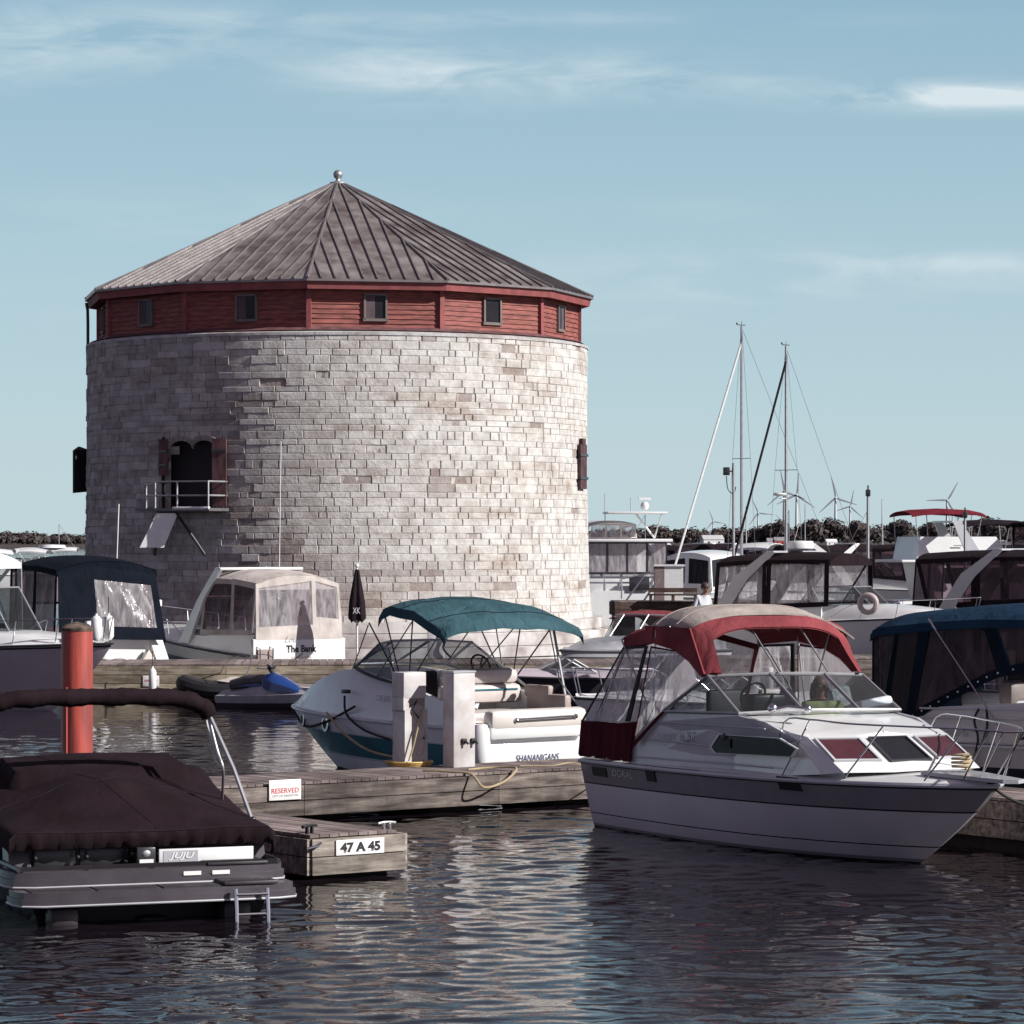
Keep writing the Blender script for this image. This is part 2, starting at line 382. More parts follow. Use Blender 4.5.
cm = N.new('ShaderNodeMix'); cm.data_type = 'RGBA'; L.new(math_n('MULTIPLY', cl, .85), cm.inputs[0]); L.new(mul.outputs[2], cm.inputs[6]); cm.inputs[7].default_value = (8.2, 9.2, 9.6, 1)
bk = N.new('ShaderNodeMapRange'); bk.inputs[1].default_value = .45; bk.inputs[2].default_value = -.15; L.new(sx.outputs[1], bk.inputs[0])   # mauve tint on the sky behind the camera, set to colour the shade
bm_ = N.new('ShaderNodeMix'); bm_.data_type = 'RGBA'; bm_.blend_type = 'MULTIPLY'; L.new(bk.outputs[0], bm_.inputs[0]); L.new(cm.outputs[2], bm_.inputs[6]); bm_.inputs[7].default_value = (1.10,.84,1.0,1)
L.new(bm_.outputs[2], bg.inputs[0]); bg.inputs[1].default_value = .07
sc.view_settings.view_transform = 'Standard'; sc.view_settings.look = 'None'; sc.view_settings.exposure = .38; sc.view_settings.gamma = 1.

# ------------------------------------------------------------------ water
wm = bpy.data.materials.new('harbour_water'); wm.use_nodes = True
nt = wm.node_tree; N = nt.nodes; L = nt.links; b = N['Principled BSDF']
b.inputs['Base Color'].default_value = (.010,.007,.010,1); b.inputs['Roughness'].default_value = .04; b.inputs['IOR'].default_value = 1.33; b.inputs['Specular IOR Level'].default_value = .5
tc = N.new('ShaderNodeTexCoord'); mp = N.new('ShaderNodeMapping'); mp.inputs['Scale'].default_value = (1., 1.5, 1.); L.new(tc.outputs['Object'], mp.inputs[0])
n1 = N.new('ShaderNodeTexNoise'); n1.inputs['Scale'].default_value = 5.; n1.inputs['Detail'].default_value = 3; n1.inputs['Distortion'].default_value = .4; L.new(mp.outputs[0], n1.inputs['Vector'])
bp = N.new('ShaderNodeBump'); bp.inputs['Strength'].default_value = .1; bp.inputs['Distance'].default_value = .03; L.new(n1.outputs[0], bp.inputs['Height']); L.new(bp.outputs[0], b.inputs['Normal'])
def water_patch():
    """the near harbour: wavelets as real displacement"""
    x0, x1, y0, y1 = -26., 30., 22., 128.; nx = int((x1-x0)/.085)+1; ny = 1080
    ys = y0*(y1/y0)**(np.arange(ny)/(ny-1)); X, Y = np.meshgrid(np.linspace(x0, x1, nx), ys)
    Z = np.zeros_like(X); r = np.random.RandomState(4)
    for i in range(46):
        lam = .17*(1.12**i)
        if lam > 5: break
        for k in range(3):
            th = r.normal(1.5, .75); kx, ky = math.cos(th), math.sin(th); kk = 2*math.pi/lam
            a = .0023*lam**.55*(1.2 if lam < .5 else (.5/lam)**.75)
            if lam < .35: a *= .6
            w1 = r.uniform(.12, .4)
            ph = kk*(kx*X+ky*Y)+r.uniform(0, 6.28)+1.6*np.sin(w1*kk*(ky*X-kx*Y)+r.uniform(0, 6.28))
            res = 2*math.pi/np.maximum(kk, 1e-6)/(Y*.0034+.09)          # drop what the mesh cannot carry
            Z += a*np.sin(ph)*np.clip(res-1, 0, 1)
    gust = .85+.45*np.sin(.21*X+.8*np.sin(.13*Y)+1.)*np.sin(.17*Y+.5*np.sin(.3*X))
    Z *= gust
    e = np.minimum(np.minimum(X-x0, x1-X), np.minimum(Y-y0, y1-Y)); Z *= np.clip(e/2, 0, 1)
    co = np.stack([X, Y, Z], -1).reshape(-1, 3).astype(np.float32)
    me = bpy.data.meshes.new('water'); me.vertices.add(len(co)); me.vertices.foreach_set('co', co.ravel())
    i = np.arange(ny-1)[:, None]*nx+np.arange(nx-1)[None]; q = np.stack([i, i+1, i+nx+1, i+nx], -1).reshape(-1, 4).astype(np.int32)
    me.loops.add(q.size); me.loops.foreach_set('vertex_index', q.ravel()); me.polygons.add(len(q))
    me.polygons.foreach_set('loop_start', np.arange(len(q), dtype=np.int32)*4); me.polygons.foreach_set('use_smooth', np.ones(len(q), bool))
    me.update(); me.validate(); me.materials.append(wm)
    o = bpy.data.objects.new('water', me); col.objects.link(o); tag(o, kind='structure')
water_patch()
ws = MB(wm); fr = (-26., 30., 22., 128.); big = (-9000., 9000., -60., 26000.)
ws.add([(big[0],big[2],-.002),(big[1],big[2],-.002),(big[1],fr[2],-.002),(big[0],fr[2],-.002)], [(0,1,2,3)])
ws.add([(big[0],fr[3],-.002),(big[1],fr[3],-.002),(big[1],big[3],-.002),(big[0],big[3],-.002)], [(0,1,2,3)])
ws.add([(big[0],fr[2],-.002),(fr[0],fr[2],-.002),(fr[0],fr[3],-.002),(big[0],fr[3],-.002)], [(0,1,2,3)])
ws.add([(fr[1],fr[2],-.002),(big[1],fr[2],-.002),(big[1],fr[3],-.002),(fr[1],fr[3],-.002)], [(0,1,2,3)])
tag(ws.build('water_far', flat=True), kind='structure')
# ------------------------------------------------------------------ the martello tower
TX, TY = (338-CX)/F*117., 117.; TR = 8.84
tower = empty('martello_tower', (TX, TY, 0), 0, 'round limestone tower with a red timber gallery and low conical metal roof', 'tower')
def rad_pt(deg, r, z, t=0.):
    """deg measured to the right of the direction facing the camera"""
    a = rad(deg); n = V((math.sin(a), -math.cos(a), 0)); tg = V((math.cos(a), math.sin(a), 0)); return n*r+tg*t+V((0,0,z))
def prof(z):                                        # wall batter: flares near the foot
    return TR+.0*z+(.02*max(0, 6-z))+.38*max(0, (3.2-z)/3.2)**2
stone = bpy.data.materials.new('limestone'); stone.use_nodes = True
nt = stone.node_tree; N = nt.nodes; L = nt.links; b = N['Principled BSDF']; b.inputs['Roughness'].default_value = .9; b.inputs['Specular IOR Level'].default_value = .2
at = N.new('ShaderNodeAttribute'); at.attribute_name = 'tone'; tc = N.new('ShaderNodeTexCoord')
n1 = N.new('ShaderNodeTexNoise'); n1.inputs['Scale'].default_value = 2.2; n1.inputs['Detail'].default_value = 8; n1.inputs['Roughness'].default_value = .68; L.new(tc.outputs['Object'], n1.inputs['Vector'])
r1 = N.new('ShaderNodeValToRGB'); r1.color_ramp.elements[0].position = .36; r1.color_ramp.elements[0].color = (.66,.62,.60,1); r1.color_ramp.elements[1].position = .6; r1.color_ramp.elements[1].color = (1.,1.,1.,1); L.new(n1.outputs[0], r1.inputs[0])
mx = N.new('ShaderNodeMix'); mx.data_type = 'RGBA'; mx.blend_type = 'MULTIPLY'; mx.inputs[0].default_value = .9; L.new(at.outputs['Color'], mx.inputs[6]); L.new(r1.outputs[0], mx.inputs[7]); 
n3 = N.new('ShaderNodeTexNoise'); n3.inputs['Scale'].default_value = 1.; n3.inputs['Detail'].default_value = 6; n3.inputs['Roughness'].default_value = .7
m3 = N.new('ShaderNodeMapping'); m3.inputs['Scale'].default_value = (.35,.35,1.3); L.new(tc.outputs['Object'], m3.inputs[0]); L.new(m3.outputs[0], n3.inputs['Vector'])
r3 = N.new('ShaderNodeValToRGB'); r3.color_ramp.elements[0].position = .52; r3.color_ramp.elements[0].color = (1,1,1,1); r3.color_ramp.elements[1].position = .72; r3.color_ramp.elements[1].color = (.58,.46,.39,1); L.new(n3.outputs[0], r3.inputs[0])
m4 = N.new('ShaderNodeMix'); m4.data_type = 'RGBA'; m4.blend_type = 'MULTIPLY'; m4.inputs[0].default_value = .85; L.new(mx.outputs[2], m4.inputs[6]); L.new(r3.outputs[0], m4.inputs[7]); L.new(m4.outputs[2], b.inputs['Base Color'])
n2 = N.new('ShaderNodeTexNoise'); n2.inputs['Scale'].default_value = 9.; n2.inputs['Detail'].default_value = 7; n2.inputs['Roughness'].default_value = .7; L.new(tc.outputs['Object'], n2.inputs['Vector'])
bp = N.new('ShaderNodeBump'); bp.inputs['Strength'].default_value = .65; bp.inputs['Distance'].default_value = .05; L.new(n2.outputs[0], bp.inputs['Height']); L.new(bp.outputs[0], b.inputs['Normal'])

OPEN = [(-30.0, 1.2, 5.2, 7.6)]                  # angle, half width, z0, z1 of the door recess
def in_open(a, z):
    for oa, hw, z0, z1 in OPEN:
        d = abs(a-oa)*math.pi/180*TR
        top = z1-.0
        if d < hw and z0 < z < top: return True
    return False
def stone_wall():
    r = random.Random(11); vs = []; fs = []; tones = []
    zt = 11.0; z = 1.2; rows = []
    while z < zt-.05:
        h = r.choice([.19,.21,.23,.25,.28]); h = min(h, zt-z) if zt-z > .4 else zt-z
        rows.append((z, h)); z += h
    # stained belts / patches in px space of the wall: (deg, z, rdeg, rz, strength)
    stains = [(10,3.1,22,.28,.55),(26,3.2,5,.2,.6),(-2,2.3,18,.45,.6),(-8,4.4,7,1.6,.55),(-20,5.5,6,3.,.5),(-2,6.7,6,.5,.3),(25,6.4,3.5,.25,.75),(24,5.9,4,.25,.7),(9,6.5,2.5,.25,.55),(3,3.6,3,.4,.5),(46,4.2,3,.5,.35),(-16,3.3,8,.5,.6),(-12,1.9,16,.5,.5),(-30,1.5,30,1.2,.5),(20,2.6,12,.3,.35),(-6,8.3,10,.5,.35),(-24,8.4,5,1.3,.5),(60,7.3,4,.2,.35),(35,2.6,8,.4,.3),(46,1.6,14,.4,.3)]
    for ri, (z, h) in enumerate(rows):
        a = r.uniform(0, 8); end = a+360
        big = r.choice([.8, 1., 1.15]) * (1 if z > 3 else .85)
        while a < end-.5:
            wd = r.choice([r.uniform(.28,.6), r.uniform(.5,1.), r.uniform(.7,1.25)])*big/TR*180/math.pi; a2 = min(a+wd, end)
            if end-a2 < 2.: a2 = end
            ac = ((a+a2)/2+180) % 360-180
            if in_open(ac, z+h/2): a = a2; continue
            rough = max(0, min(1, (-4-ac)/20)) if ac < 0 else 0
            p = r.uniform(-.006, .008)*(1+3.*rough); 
            if r.random() < .03: p -= .025
            gap = r.choice([.003,.004,.005,.007,.012]); ga = gap/TR*180/math.pi
            st = 0.
            for sa, sz, ra, rz, k in stains:
                st += k*math.exp(-((ac-sa)/ra)**2-((z+h/2-sz)/rz)**2)
            st = min(1, st*r.uniform(.35, 1.5)); 
            if r.random() < (.015 if ac > -8 else .06): st = max(st, r.uniform(.3, .7))
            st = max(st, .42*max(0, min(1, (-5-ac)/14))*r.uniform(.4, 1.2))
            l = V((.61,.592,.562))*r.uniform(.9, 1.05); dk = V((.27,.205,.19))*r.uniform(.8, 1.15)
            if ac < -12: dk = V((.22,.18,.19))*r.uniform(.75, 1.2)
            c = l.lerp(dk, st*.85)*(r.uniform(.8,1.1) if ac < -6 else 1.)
            A0, A1 = a+ga, a2-ga; segs = max(1, int((A1-A0)/3)); bvl = .022; ba = bvl/TR*180/math.pi
            rows4 = []
            for (zz, dr, da) in ((z+gap*.6, -.04, 0), (z+gap*.6, p-.007, 0), (z+gap*.6+bvl, p, ba), (z+h-gap*.6-bvl, p, ba), (z+h-gap*.6, p-.007, 0), (z+h-gap*.6, -.04, 0)):
                R = prof(zz)+dr; row = [rad_pt(A0, prof(zz)-.06, zz)] if False else []
                aa = [A0]+[A0+da+(A1-A0-2*da)*k/segs for k in range(segs+1)]+[A1]
                for k, q in enumerate(aa):
                    rr = R if 0 < k < len(aa)-1 or dr <= -.04 else prof(zz)-.04
                    row.append(rad_pt(q, rr, zz))
                rows4.append(row)
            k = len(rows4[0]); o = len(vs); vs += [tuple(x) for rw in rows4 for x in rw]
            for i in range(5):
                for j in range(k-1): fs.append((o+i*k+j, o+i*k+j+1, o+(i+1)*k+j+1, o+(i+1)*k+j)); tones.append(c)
            a = a2
    # mortar core behind the stones, with the opening left out
    core = 120; zs = [0, .9, 2, 3.2, 5.2, 7.6, 9, 11.0]
    o = len(vs)
    for zz in zs:
        for j in range(core): vs.append(tuple(rad_pt(j*3., prof(zz)-.03, zz)))
    for i in range(len(zs)-1):
        for j in range(core):
            ac = ((j+.5)*3+180) % 360-180
            if zs[i] == 5.2 and abs(ac-OPEN[0][0]) < 7.: continue
            fs.append((o+i*core+j, o+i*core+(j+1) % core, o+(i+1)*core+(j+1) % core, o+(i+1)*core+j)); tones.append(V((.36,.31,.285)))
    # coping
    o = len(vs)
    for (rr, zz) in ((TR+.03, 10.93), (TR+.03, 11.02), (TR-.35, 11.12), (TR-1.2, 11.15)):
        for j in range(core): vs.append(tuple(rad_pt(j*3., rr, zz)))
    for i in range(3):
        for j in range(core): fs.append((o+i*core+j, o+i*core+(j+1) % core, o+(i+1)*core+(j+1) % core, o+(i+1)*core+j)); tones.append(V((.5,.49,.49)))
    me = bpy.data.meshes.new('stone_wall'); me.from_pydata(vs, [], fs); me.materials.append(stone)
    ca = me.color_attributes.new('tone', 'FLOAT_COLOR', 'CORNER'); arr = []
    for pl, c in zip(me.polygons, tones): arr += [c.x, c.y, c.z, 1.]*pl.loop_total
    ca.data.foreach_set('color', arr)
    bm = bmesh.new(); bm.from_mesh(me); bmesh.ops.recalc_face_normals(bm, faces=bm.faces); bm.to_mesh(me); bm.free()
    o = bpy.data.objects.new('stone_wall', me); col.objects.link(o); o.parent = tower
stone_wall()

def rock_mat(name, c, c2): return mat(name, c, .9, vs=1.3, c2=c2, bump=.5, bs=8, spec=.2)
ledge = rock_mat('ledge_stone', (.50,.48,.46), (.27,.23,.22))
mb = MB(ledge); n = 96
for (r0, r1, z0, z1) in ((9.0, 9.45, 1.1, 1.5), (9.2, 9.75, .65, 1.1), (9.5, 10.05, -.5, .65)):
    mb.lathe([(r0, z1), (r1-.02, z1), (r1, z1-.03), (r1+.03, z0)], n=n)
mb.build('footing_ledge', tower)
mb = MB(black)
for z, r_ in ((1.12, 9.475), (.67, 9.775), (.3, 10.075)): mb.lathe([(r_-.01, z), (r_+.012, z+.02), (r_-.01, z+.04)], n=n)
mb.build('ledge_joint', tower)

# gallery
sid = mat('red_siding', (.27,.078,.062), .75, var=.25, vs=2.2, stretch=(1,1,6), bump=.3, bs=20)
red_trim = mat('red_trim', (.27,.07,.068), .7, var=.15)
NF, A0 = 12, -3.4; GR, ER = 8.52, 8.98
def corner(i, R, z): return rad_pt(A0+30*i, R, z)
mb = MB(sid); nb = 10; z0, z1 = 11.02, 12.62
for i in range(NF):
    for k in range(nb):
        za = lerp(z0, z1, k/nb); zb = lerp(z0, z1, (k+1)/nb)
        a, b_ = corner(i, GR+.035, za), corner(i+1, GR+.035, za); c, d = corner(i+1, GR, zb), corner(i, GR, zb)
        e, f = corner(i+1, GR, za), corner(i, GR, za)
        mb.add([a, b_, c, d, e, f], [(0,1,2,3), (0,5,4,1)])
    p = corner(i, GR+.02, 0)
mb.build('siding', tower, flat=True)
for i in range(NF):
    p = corner(i, GR+.03, 0); MB(red_trim).box((p.x, p.y, 11.8), (.16, .16, 1.62), rz=rad(A0+30*i)).build('corner_board', tower)
mb = MB(red_trim)                                   # deep fascia and soffit
for i in range(NF):
    mb.add([corner(i, ER-.06, 12.44), corner(i+1, ER-.06, 12.44), corner(i+1, ER, 12.72), corner(i, ER, 12.72)], [(0,1,2,3)])
    mb.add([corner(i, ER-.06, 12.44), corner(i+1, ER-.06, 12.44), corner(i+1, GR-.1, 12.50), corner(i, GR-.1, 12.50)], [(0,1,2,3)])
mb.build('fascia', tower, flat=True)
mb = MB(mat('base_flashing', (.16,.075,.08), .6, var=.2)); 
for i in range(NF):
    a, b_ = A0+30*i, A0+30*(i+1)
    for k in range(6):
        q0, q1 = lerp(a, b_, k/6), lerp(a, b_, (k+1)/6)
        def inr(q): 
            fr_ = (q-a)/30; return corner(i, GR+.05, 11.22).lerp(corner(i+1, GR+.05, 11.22), fr_)
        mb.add([rad_pt(q0, TR-.1, 11.10), rad_pt(q1, TR-.1, 11.10), inr(q1), inr(q0)], [(0,1,2,3)])
mb.build('base_flashing', tower, flat=True)
# roof
roofm = mat('terne_metal', (.26,.235,.225), .42, .25, vs=1.3, c2=(.10,.072,.068), bump=.15, bs=3, stretch=(1,1,1))
seamm = mat('roof_seam', (.20,.18,.18), .4, .3)
APX = V((0,0,16.92)); mb = MB(roofm, seamm)
for i in range(NF):
    a, b_ = corner(i, ER+.08, 12.76), corner(i+1, ER+.08, 12.76); mb.add([a, b_, APX], [(0,1,2)], roofm)
    a2, b2 = a-V((0,0,.07)), b_-V((0,0,.07)); mb.add([a, b_, b2, a2], [(0,1,2,3)], seamm)
    a3, b3 = corner(i, ER-.08, 12.69), corner(i+1, ER-.08, 12.69); mb.add([a2, b2, b3, a3], [(0,1,2,3)], seamm)
rf = mb.build('roof', tower, flat=True)
mb = MB(seamm)
for i in range(NF):
    a, b_ = corner(i, ER+.07, 12.77), corner(i+1, ER+.07, 12.77); e = (b_-a).normalized(); ln = (b_-a).length
    up = (APX-(a+b_)/2); nr = e.cross(up).normalized(); nr = nr if nr.z > 0 else -nr
    ns = 9
    for k in range(1, ns+1):
        s_ = ln*k/(ns+1); q = min(s_, ln-s_)/(ln/2); st = a+e*s_; en = st+up*q*.985
        mb.prism([st-e*.022, st+e*.022, en+e*.022, en-e*.022], nr*.055)
    mb.tube([a+nr*.02, APX], .055, n=6)
mb.build('standing_seam', rf, flat=True)
mb = MB(alu); mb.lathe([(.34,-.14),(.28,-.04),(.10,.0),(.07,.08),(.13,.12),(.17,.22),(.16,.30),(.10,.37),(.02,.40),(0.001,.41)], APX, n=16); mb.build('finial', rf)
# gallery windows
wf = mat('window_frame', (.16,.13,.12), .7)
for i in range(NF):
    ang = A0+30*i+15; R = GR*math.cos(rad(15))+.03; z = 11.88
    fm = MB(wf)
    for (t, zz, sx_, sz_) in ((-.36, z, .07, .84), (.36, z, .07, .84), (0, z+.42, .79, .07), (0, z-.42, .84, .09)):
        p = rad_pt(ang, R+.02, zz, t); fm.box(p, (sx_, .12, sz_), rz=rad(ang))
    win = fm.build('window', tower)
    p = rad_pt(ang, R+.012, z, 0); MB(glass_dark).box(p, (.66, .03, .78), rz=rad(ang)).build('pane', win)
    if i not in (1,): MB(mat('curtain', (.10,.07,.08), .9) if 'curtain' not in MATS else MATS['curtain']).box(rad_pt(ang, R+.03, z, -.17 if i != 2 else .2), (.3, .01, .76), rz=rad(ang)).build('shutter_leaf', win)
# drainpipe on the left
mb = MB(dark_trim); mb.tube([rad_pt(-94, ER+.05, 12.65), rad_pt(-94, ER+.0, 12.4), rad_pt(-93, TR+.10, 11.9), rad_pt(-93, TR+.10, 10.4)], .055, n=8); mb.build('downpipe', tower)
# loading door
oa = OPEN[0][0]; hw = OPEN[0][1]; dk = mat('door_boards', (.016,.012,.014), .8)
rec = MB(dk); Rr = TR-.45
for sg in (-1, 1): rec.panel([rad_pt(oa, TR+.02, 5.18, sg*1.22), rad_pt(oa, Rr, 5.18, sg*1.22), rad_pt(oa, Rr, 7.62, sg*1.22), rad_pt(oa, TR+.02, 7.62, sg*1.22)], .04)
rec.box(rad_pt(oa, Rr, 6.4, 0), (2.44, .05, 2.5), rz=rad(oa)); rec.box(rad_pt(oa, TR-.2, 5.22, 0), (2.4, .5, .06), rz=rad(oa))
dr = rec.build('loading_door', tower)
# arch spandrel + voussoirs
arch_st = rock_mat('arch_stone', (.40,.36,.36), (.22,.19,.19)); vm = MB(arch_st)
for c0 in (-.46, .46):
    for k in range(9):
        a = math.pi*k/9; b_ = math.pi*(k+1)/9-.03; pts = []
        for an, rr in ((a, .46), (b_, .46), (b_, .74), (a, .74)):
            x = c0+rr*math.cos(an); zz = 7.22+rr*math.sin(an)*.6
            if c0 < 0: x = min(x, .0)
            else: x = max(x, .0)
            pts.append(rad_pt(oa, TR-.06, zz, x))
        nr = rad_pt(oa, 1, 0, 0); vm.prism(pts, nr*.085)
vm.build('arch', dr)
for sg, z0_, ang_, wd in ((-1, 6.35, -14, .40), (1, 5.3, 14, .50)):   # open shutters folded on the wall
    m_ = mat('shutter_red' if sg < 0 else 'shutter_brown', (.15,.07,.07), .8, var=.3, stretch=(1,1,.3), vs=6) ; sh = MB(m_)
    sh.box(rad_pt(oa, TR+.08, (z0_+7.55)/2, sg*1.14), (wd, .05, 7.55-z0_), rz=rad(oa+ang_)); sh.box(rad_pt(oa, TR+.12, z0_+.35, sg*1.14), (wd+.01, .03, .07), dark_trim, rz=rad(oa+ang_)); sh.box(rad_pt(oa, TR+.12, 7.15, sg*1.14), (wd+.01, .03, .07), dark_trim, rz=rad(oa+ang_))
    sh.build('shutter', dr)
# balcony
bl = MB(alu); R0, R1 = TR-.1, TR+1.0
def bpt(t, r, z): return rad_pt(oa, r, z, t)
bm_ = MB(mat('balcony_steel', (.16,.15,.155), .5, .4)); bm_.box(bpt(-.1, TR+.45, 5.2), (3.0, 1.15, .1), rz=rad(oa)); bal = bm_.build('balcony', tower)
hr = MB(alu)
for z_ in (6.12, 5.66):
    hr.tube([bpt(1.35, TR-.05, z_), bpt(1.35, TR+1., z_), bpt(-1.15, TR+1., z_), bpt(-1.15, TR-.05, z_)], .032, n=6)
for t, r_ in ((1.35, TR+1.), (-1.15, TR+1.), (.1, TR+1.), (-1.15, TR+.5)): hr.tube([bpt(t, r_, 5.2), bpt(t, r_, 6.12)], .032, n=6)
hr.tube([bpt(1.4, TR+1.02, 5.25), bpt(-.05, TR+1.02, 5.25)], .055, white_paint, n=6)
hr.build('railing', bal)
br = MB(dark_trim)
for t in (-1.0, -.4): br.tube([bpt(t+.3, TR+.8, 5.12), bpt(t-.5 if t < -.5 else .55, TR+.05, 3.7)], .05, n=6)
br.build('brace', bal)
rp = MB(white_paint); rp.panel([bpt(-.62, TR+1.15, 5.08), bpt(-1.05, TR+1.5, 3.95), bpt(-.40, TR+1.05, 3.95), bpt(-.05, TR+.75, 5.08)], .05); rp.tube([bpt(-.95, TR+.6, 5.08), bpt(-1.45, TR+.6, 4.1)], .06, alu, n=6); rp.build('folded_ramp', bal)
# shutter seen edge on at the left and the closed one at the right
shm = mat('shutter_black', (.014,.022,.024), .7)
s_ = MB(shm); s_.panel([rad_pt(-87, TR+.02, 5.9), rad_pt(-84, TR+.46, 5.85), rad_pt(-84, TR+.46, 7.35), rad_pt(-87, TR+.3, 7.5), rad_pt(-87, TR+.02, 7.4)], .08)
s_.box(rad_pt(-83, TR+.36, 7.1), (.04,.1,.12), white_paint); s_.build('open_shutter', tower)
s_ = MB(mat('shutter_oak', (.075,.035,.04), .8, var=.25)); s_.box(rad_pt(75.5, TR+.07, 6.75), (.95, .09, 1.55), rz=rad(75.5)); s_.box(rad_pt(75.5, TR+.08, 7.62), (.5, .09, .22), rz=rad(75.5))
for z_ in (6.35, 7.15): s_.box(rad_pt(75.5, TR+.13, z_), (1.15, .03, .09), dark_trim, rz=rad(75.5))
s_.build('closed_shutter', tower)
# ------------------------------------------------------------------ docks
wood_top = mat_wood('deck_planks', (.33,.27,.25), (.17,.13,.125), (.6, 9, 9))
wood_side = mat_wood('dock_fascia', (.27,.225,.20), (.09,.068,.06), (1., 8, 8))
wood_lit = mat_wood('dock_beam_lit', (.36,.31,.24), (.18,.14,.10), (1., 9, 9))  # paler copy of the dock wood: sunlight painted into the pier beams
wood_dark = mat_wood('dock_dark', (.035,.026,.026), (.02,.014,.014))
def dock(name, x, y, hd, Ln, W, zt, label, cat='dock', fh=.34, pl=.145, under=True, rows=2, fasc=None):
    """x,y: near front corner; the deck runs Ln along hd and W to its left"""
    fr = Frame(name, x, y, hd, 0, label, cat); R = random.Random(hash(name+str(x)) % 1000 if False else int(abs(x*100)) % 997)
    mb = MB(wood_top); k = int(Ln/pl)
    for i in range(k):
        mb.box(((i+.5)*pl, W/2, zt-.02+R.uniform(-.003, .003)), (pl-.012, W-.02, .04), ch=0)
    d = mb.build('deck_planks', fr.root, flat=True)
    fm = MB(fasc or wood_side)
    hh = fh/rows
    for r_ in range(rows):
        zc = zt-.045-hh*(r_+.5); seg = 3.6; s0 = 0
        while s0 < Ln-.01:
            s1 = min(Ln, s0+seg); o_ = R.uniform(-.006, .006)
            fm.box(((s0+s1)/2, .0-.02+o_, zc), (s1-s0-.008, .06, hh-.014)); fm.box(((s0+s1)/2, W+.02, zc), (s1-s0-.008, .06, hh-.014)); s0 = s1
        fm.box((-.02, W/2, zc), (.06, W+.02, hh-.014)); fm.box((Ln+.02, W/2, zc), (.06, W+.02, hh-.014))
    fm.build('fascia_boards', fr.root, flat=True)
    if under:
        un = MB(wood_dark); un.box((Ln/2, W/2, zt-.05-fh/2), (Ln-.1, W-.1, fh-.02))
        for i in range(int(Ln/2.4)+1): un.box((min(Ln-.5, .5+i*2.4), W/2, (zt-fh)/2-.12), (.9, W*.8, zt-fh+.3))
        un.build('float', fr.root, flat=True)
    return fr
MA = 36.6                                            # heading of the main walkway
main = dock('main_dock', -8.9, 44.86, MA, 34., 1.75, .60, 'long weathered plank walkway running behind the numbered finger dock', rows=2, fh=.46)
fin = dock('finger_dock', -2.49, 40.7, MA, 1.40, 7.2, .56, 'short grey timber finger dock with the white 47 A 45 plate on its end', rows=2, fh=.46, under=False, fasc=mat_wood('dock_end_boards_lit', (.42,.37,.32), (.17,.14,.12), (1., 8, 8)))  # boards paler than the other fascia: sunlight on the end painted in
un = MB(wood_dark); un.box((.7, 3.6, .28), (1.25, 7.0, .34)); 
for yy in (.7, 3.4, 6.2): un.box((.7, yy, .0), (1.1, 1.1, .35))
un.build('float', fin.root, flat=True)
pl = MB(sign_white); pl.box((.70, -.062, .385), (.72, .016, .19), ch=.004); sg = pl.build('number_plate', fin.root)
text('number', '47 A 45', (.70, -.071, .385), (1,0,0), (0,0,1), .125, ink_black, sg, bold=.045, width=.60, thick=.003)
hw_ = MB(chrome); hw_.tube([(.12,-.06,.46),(.05,-.1,.43),(-.07,-.06,.40)], .018); hw_.build('corner_bracket', fin.root)
def cleat(fr, x, y, z, rz=0, label='', m=None, s=1.):
    f = empty('dock_cleat', (fr.root.matrix_world @ V((0,0,0))) if False else tuple(V((fr.o.x, fr.o.y, 0))+V((fr.h.x*x+fr.l.x*y, fr.h.y*x+fr.l.y*y, z))), rad(rz), label, 'cleat')
    mb = MB(m or chrome); mb.tube([(-.13*s,0,.075*s),(-.05*s,0,.085*s),(.05*s,0,.085*s),(.13*s,0,.075*s)], .018*s, n=6)
    mb.box((-.045*s,0,.035*s), (.025*s,.03*s,.07*s)); mb.box((.045*s,0,.035*s), (.025*s,.03*s,.07*s)); mb.build('cleat_horn', f); return f
cleat(fin, 1.25, .15, .56, 36, 'bright steel cleat on the right end corner of the numbered finger dock')
cleat(fin, .12, .2, .56, 60, 'black rope-wrapped cleat on the left end corner of the numbered finger dock', black, 1.2)
# reserved sign on the main dock fascia
def sign(name, fr, x, z, w_, h_, label, y=-.07, lines=()):
    s = Frame(name, *(fr.o+fr.h*x+fr.l*y), math.degrees(math.atan2(fr.h.y, fr.h.x)), z, label, 'sign')
    MB(sign_white).box((0,0,0), (w_, .012, h_), ch=.003).build('board', s.root)
    for t, dz, hh, ww, m_ in lines: text('lettering', t, (0,-.0065,dz), (1,0,0), (0,0,1), hh, m_, s.root, width=ww, thick=.003, bold=.01)
    return s
sx0 = main.side(285, 801, -.07)
sign('reserved_sign', main, sx0.x, .50, .56, .30, 'white RESERVED sign fixed to the near walkway behind the numbered dock', lines=[('RESERVED', -.01, .075, .48, ink_red), ('CITY OF KINGSTON', -.085, .03, .44, ink_grey)])
# red mooring pile
pr = mat('pile_red', (.44,.072,.05), .5, vs=2.2, stretch=(3,3,.35), c2=(.20,.045,.04), bump=.3, bs=6)
pile = empty('mooring_pile', (-5.93, 45.0, 0), 0, 'tall red steel mooring pile beside the covered dark boat', 'mooring pile')
mb = MB(pr); mb.lathe([(.215,-1.),(.215,2.98),(.20,3.0)], n=32); mb.tube([(-.12,-.19,0),(-.12,-.19,2.2)], .018, n=6); mb.build('shaft', pile)
mb = MB(mat('pile_cap', (.13,.09,.07), .9, var=.4, vs=9)); mb.lathe([(.222,2.96),(.225,3.0),(.16,3.05),(.05,3.08),(.001,3.09)], n=28); mb.build('cap', pile)
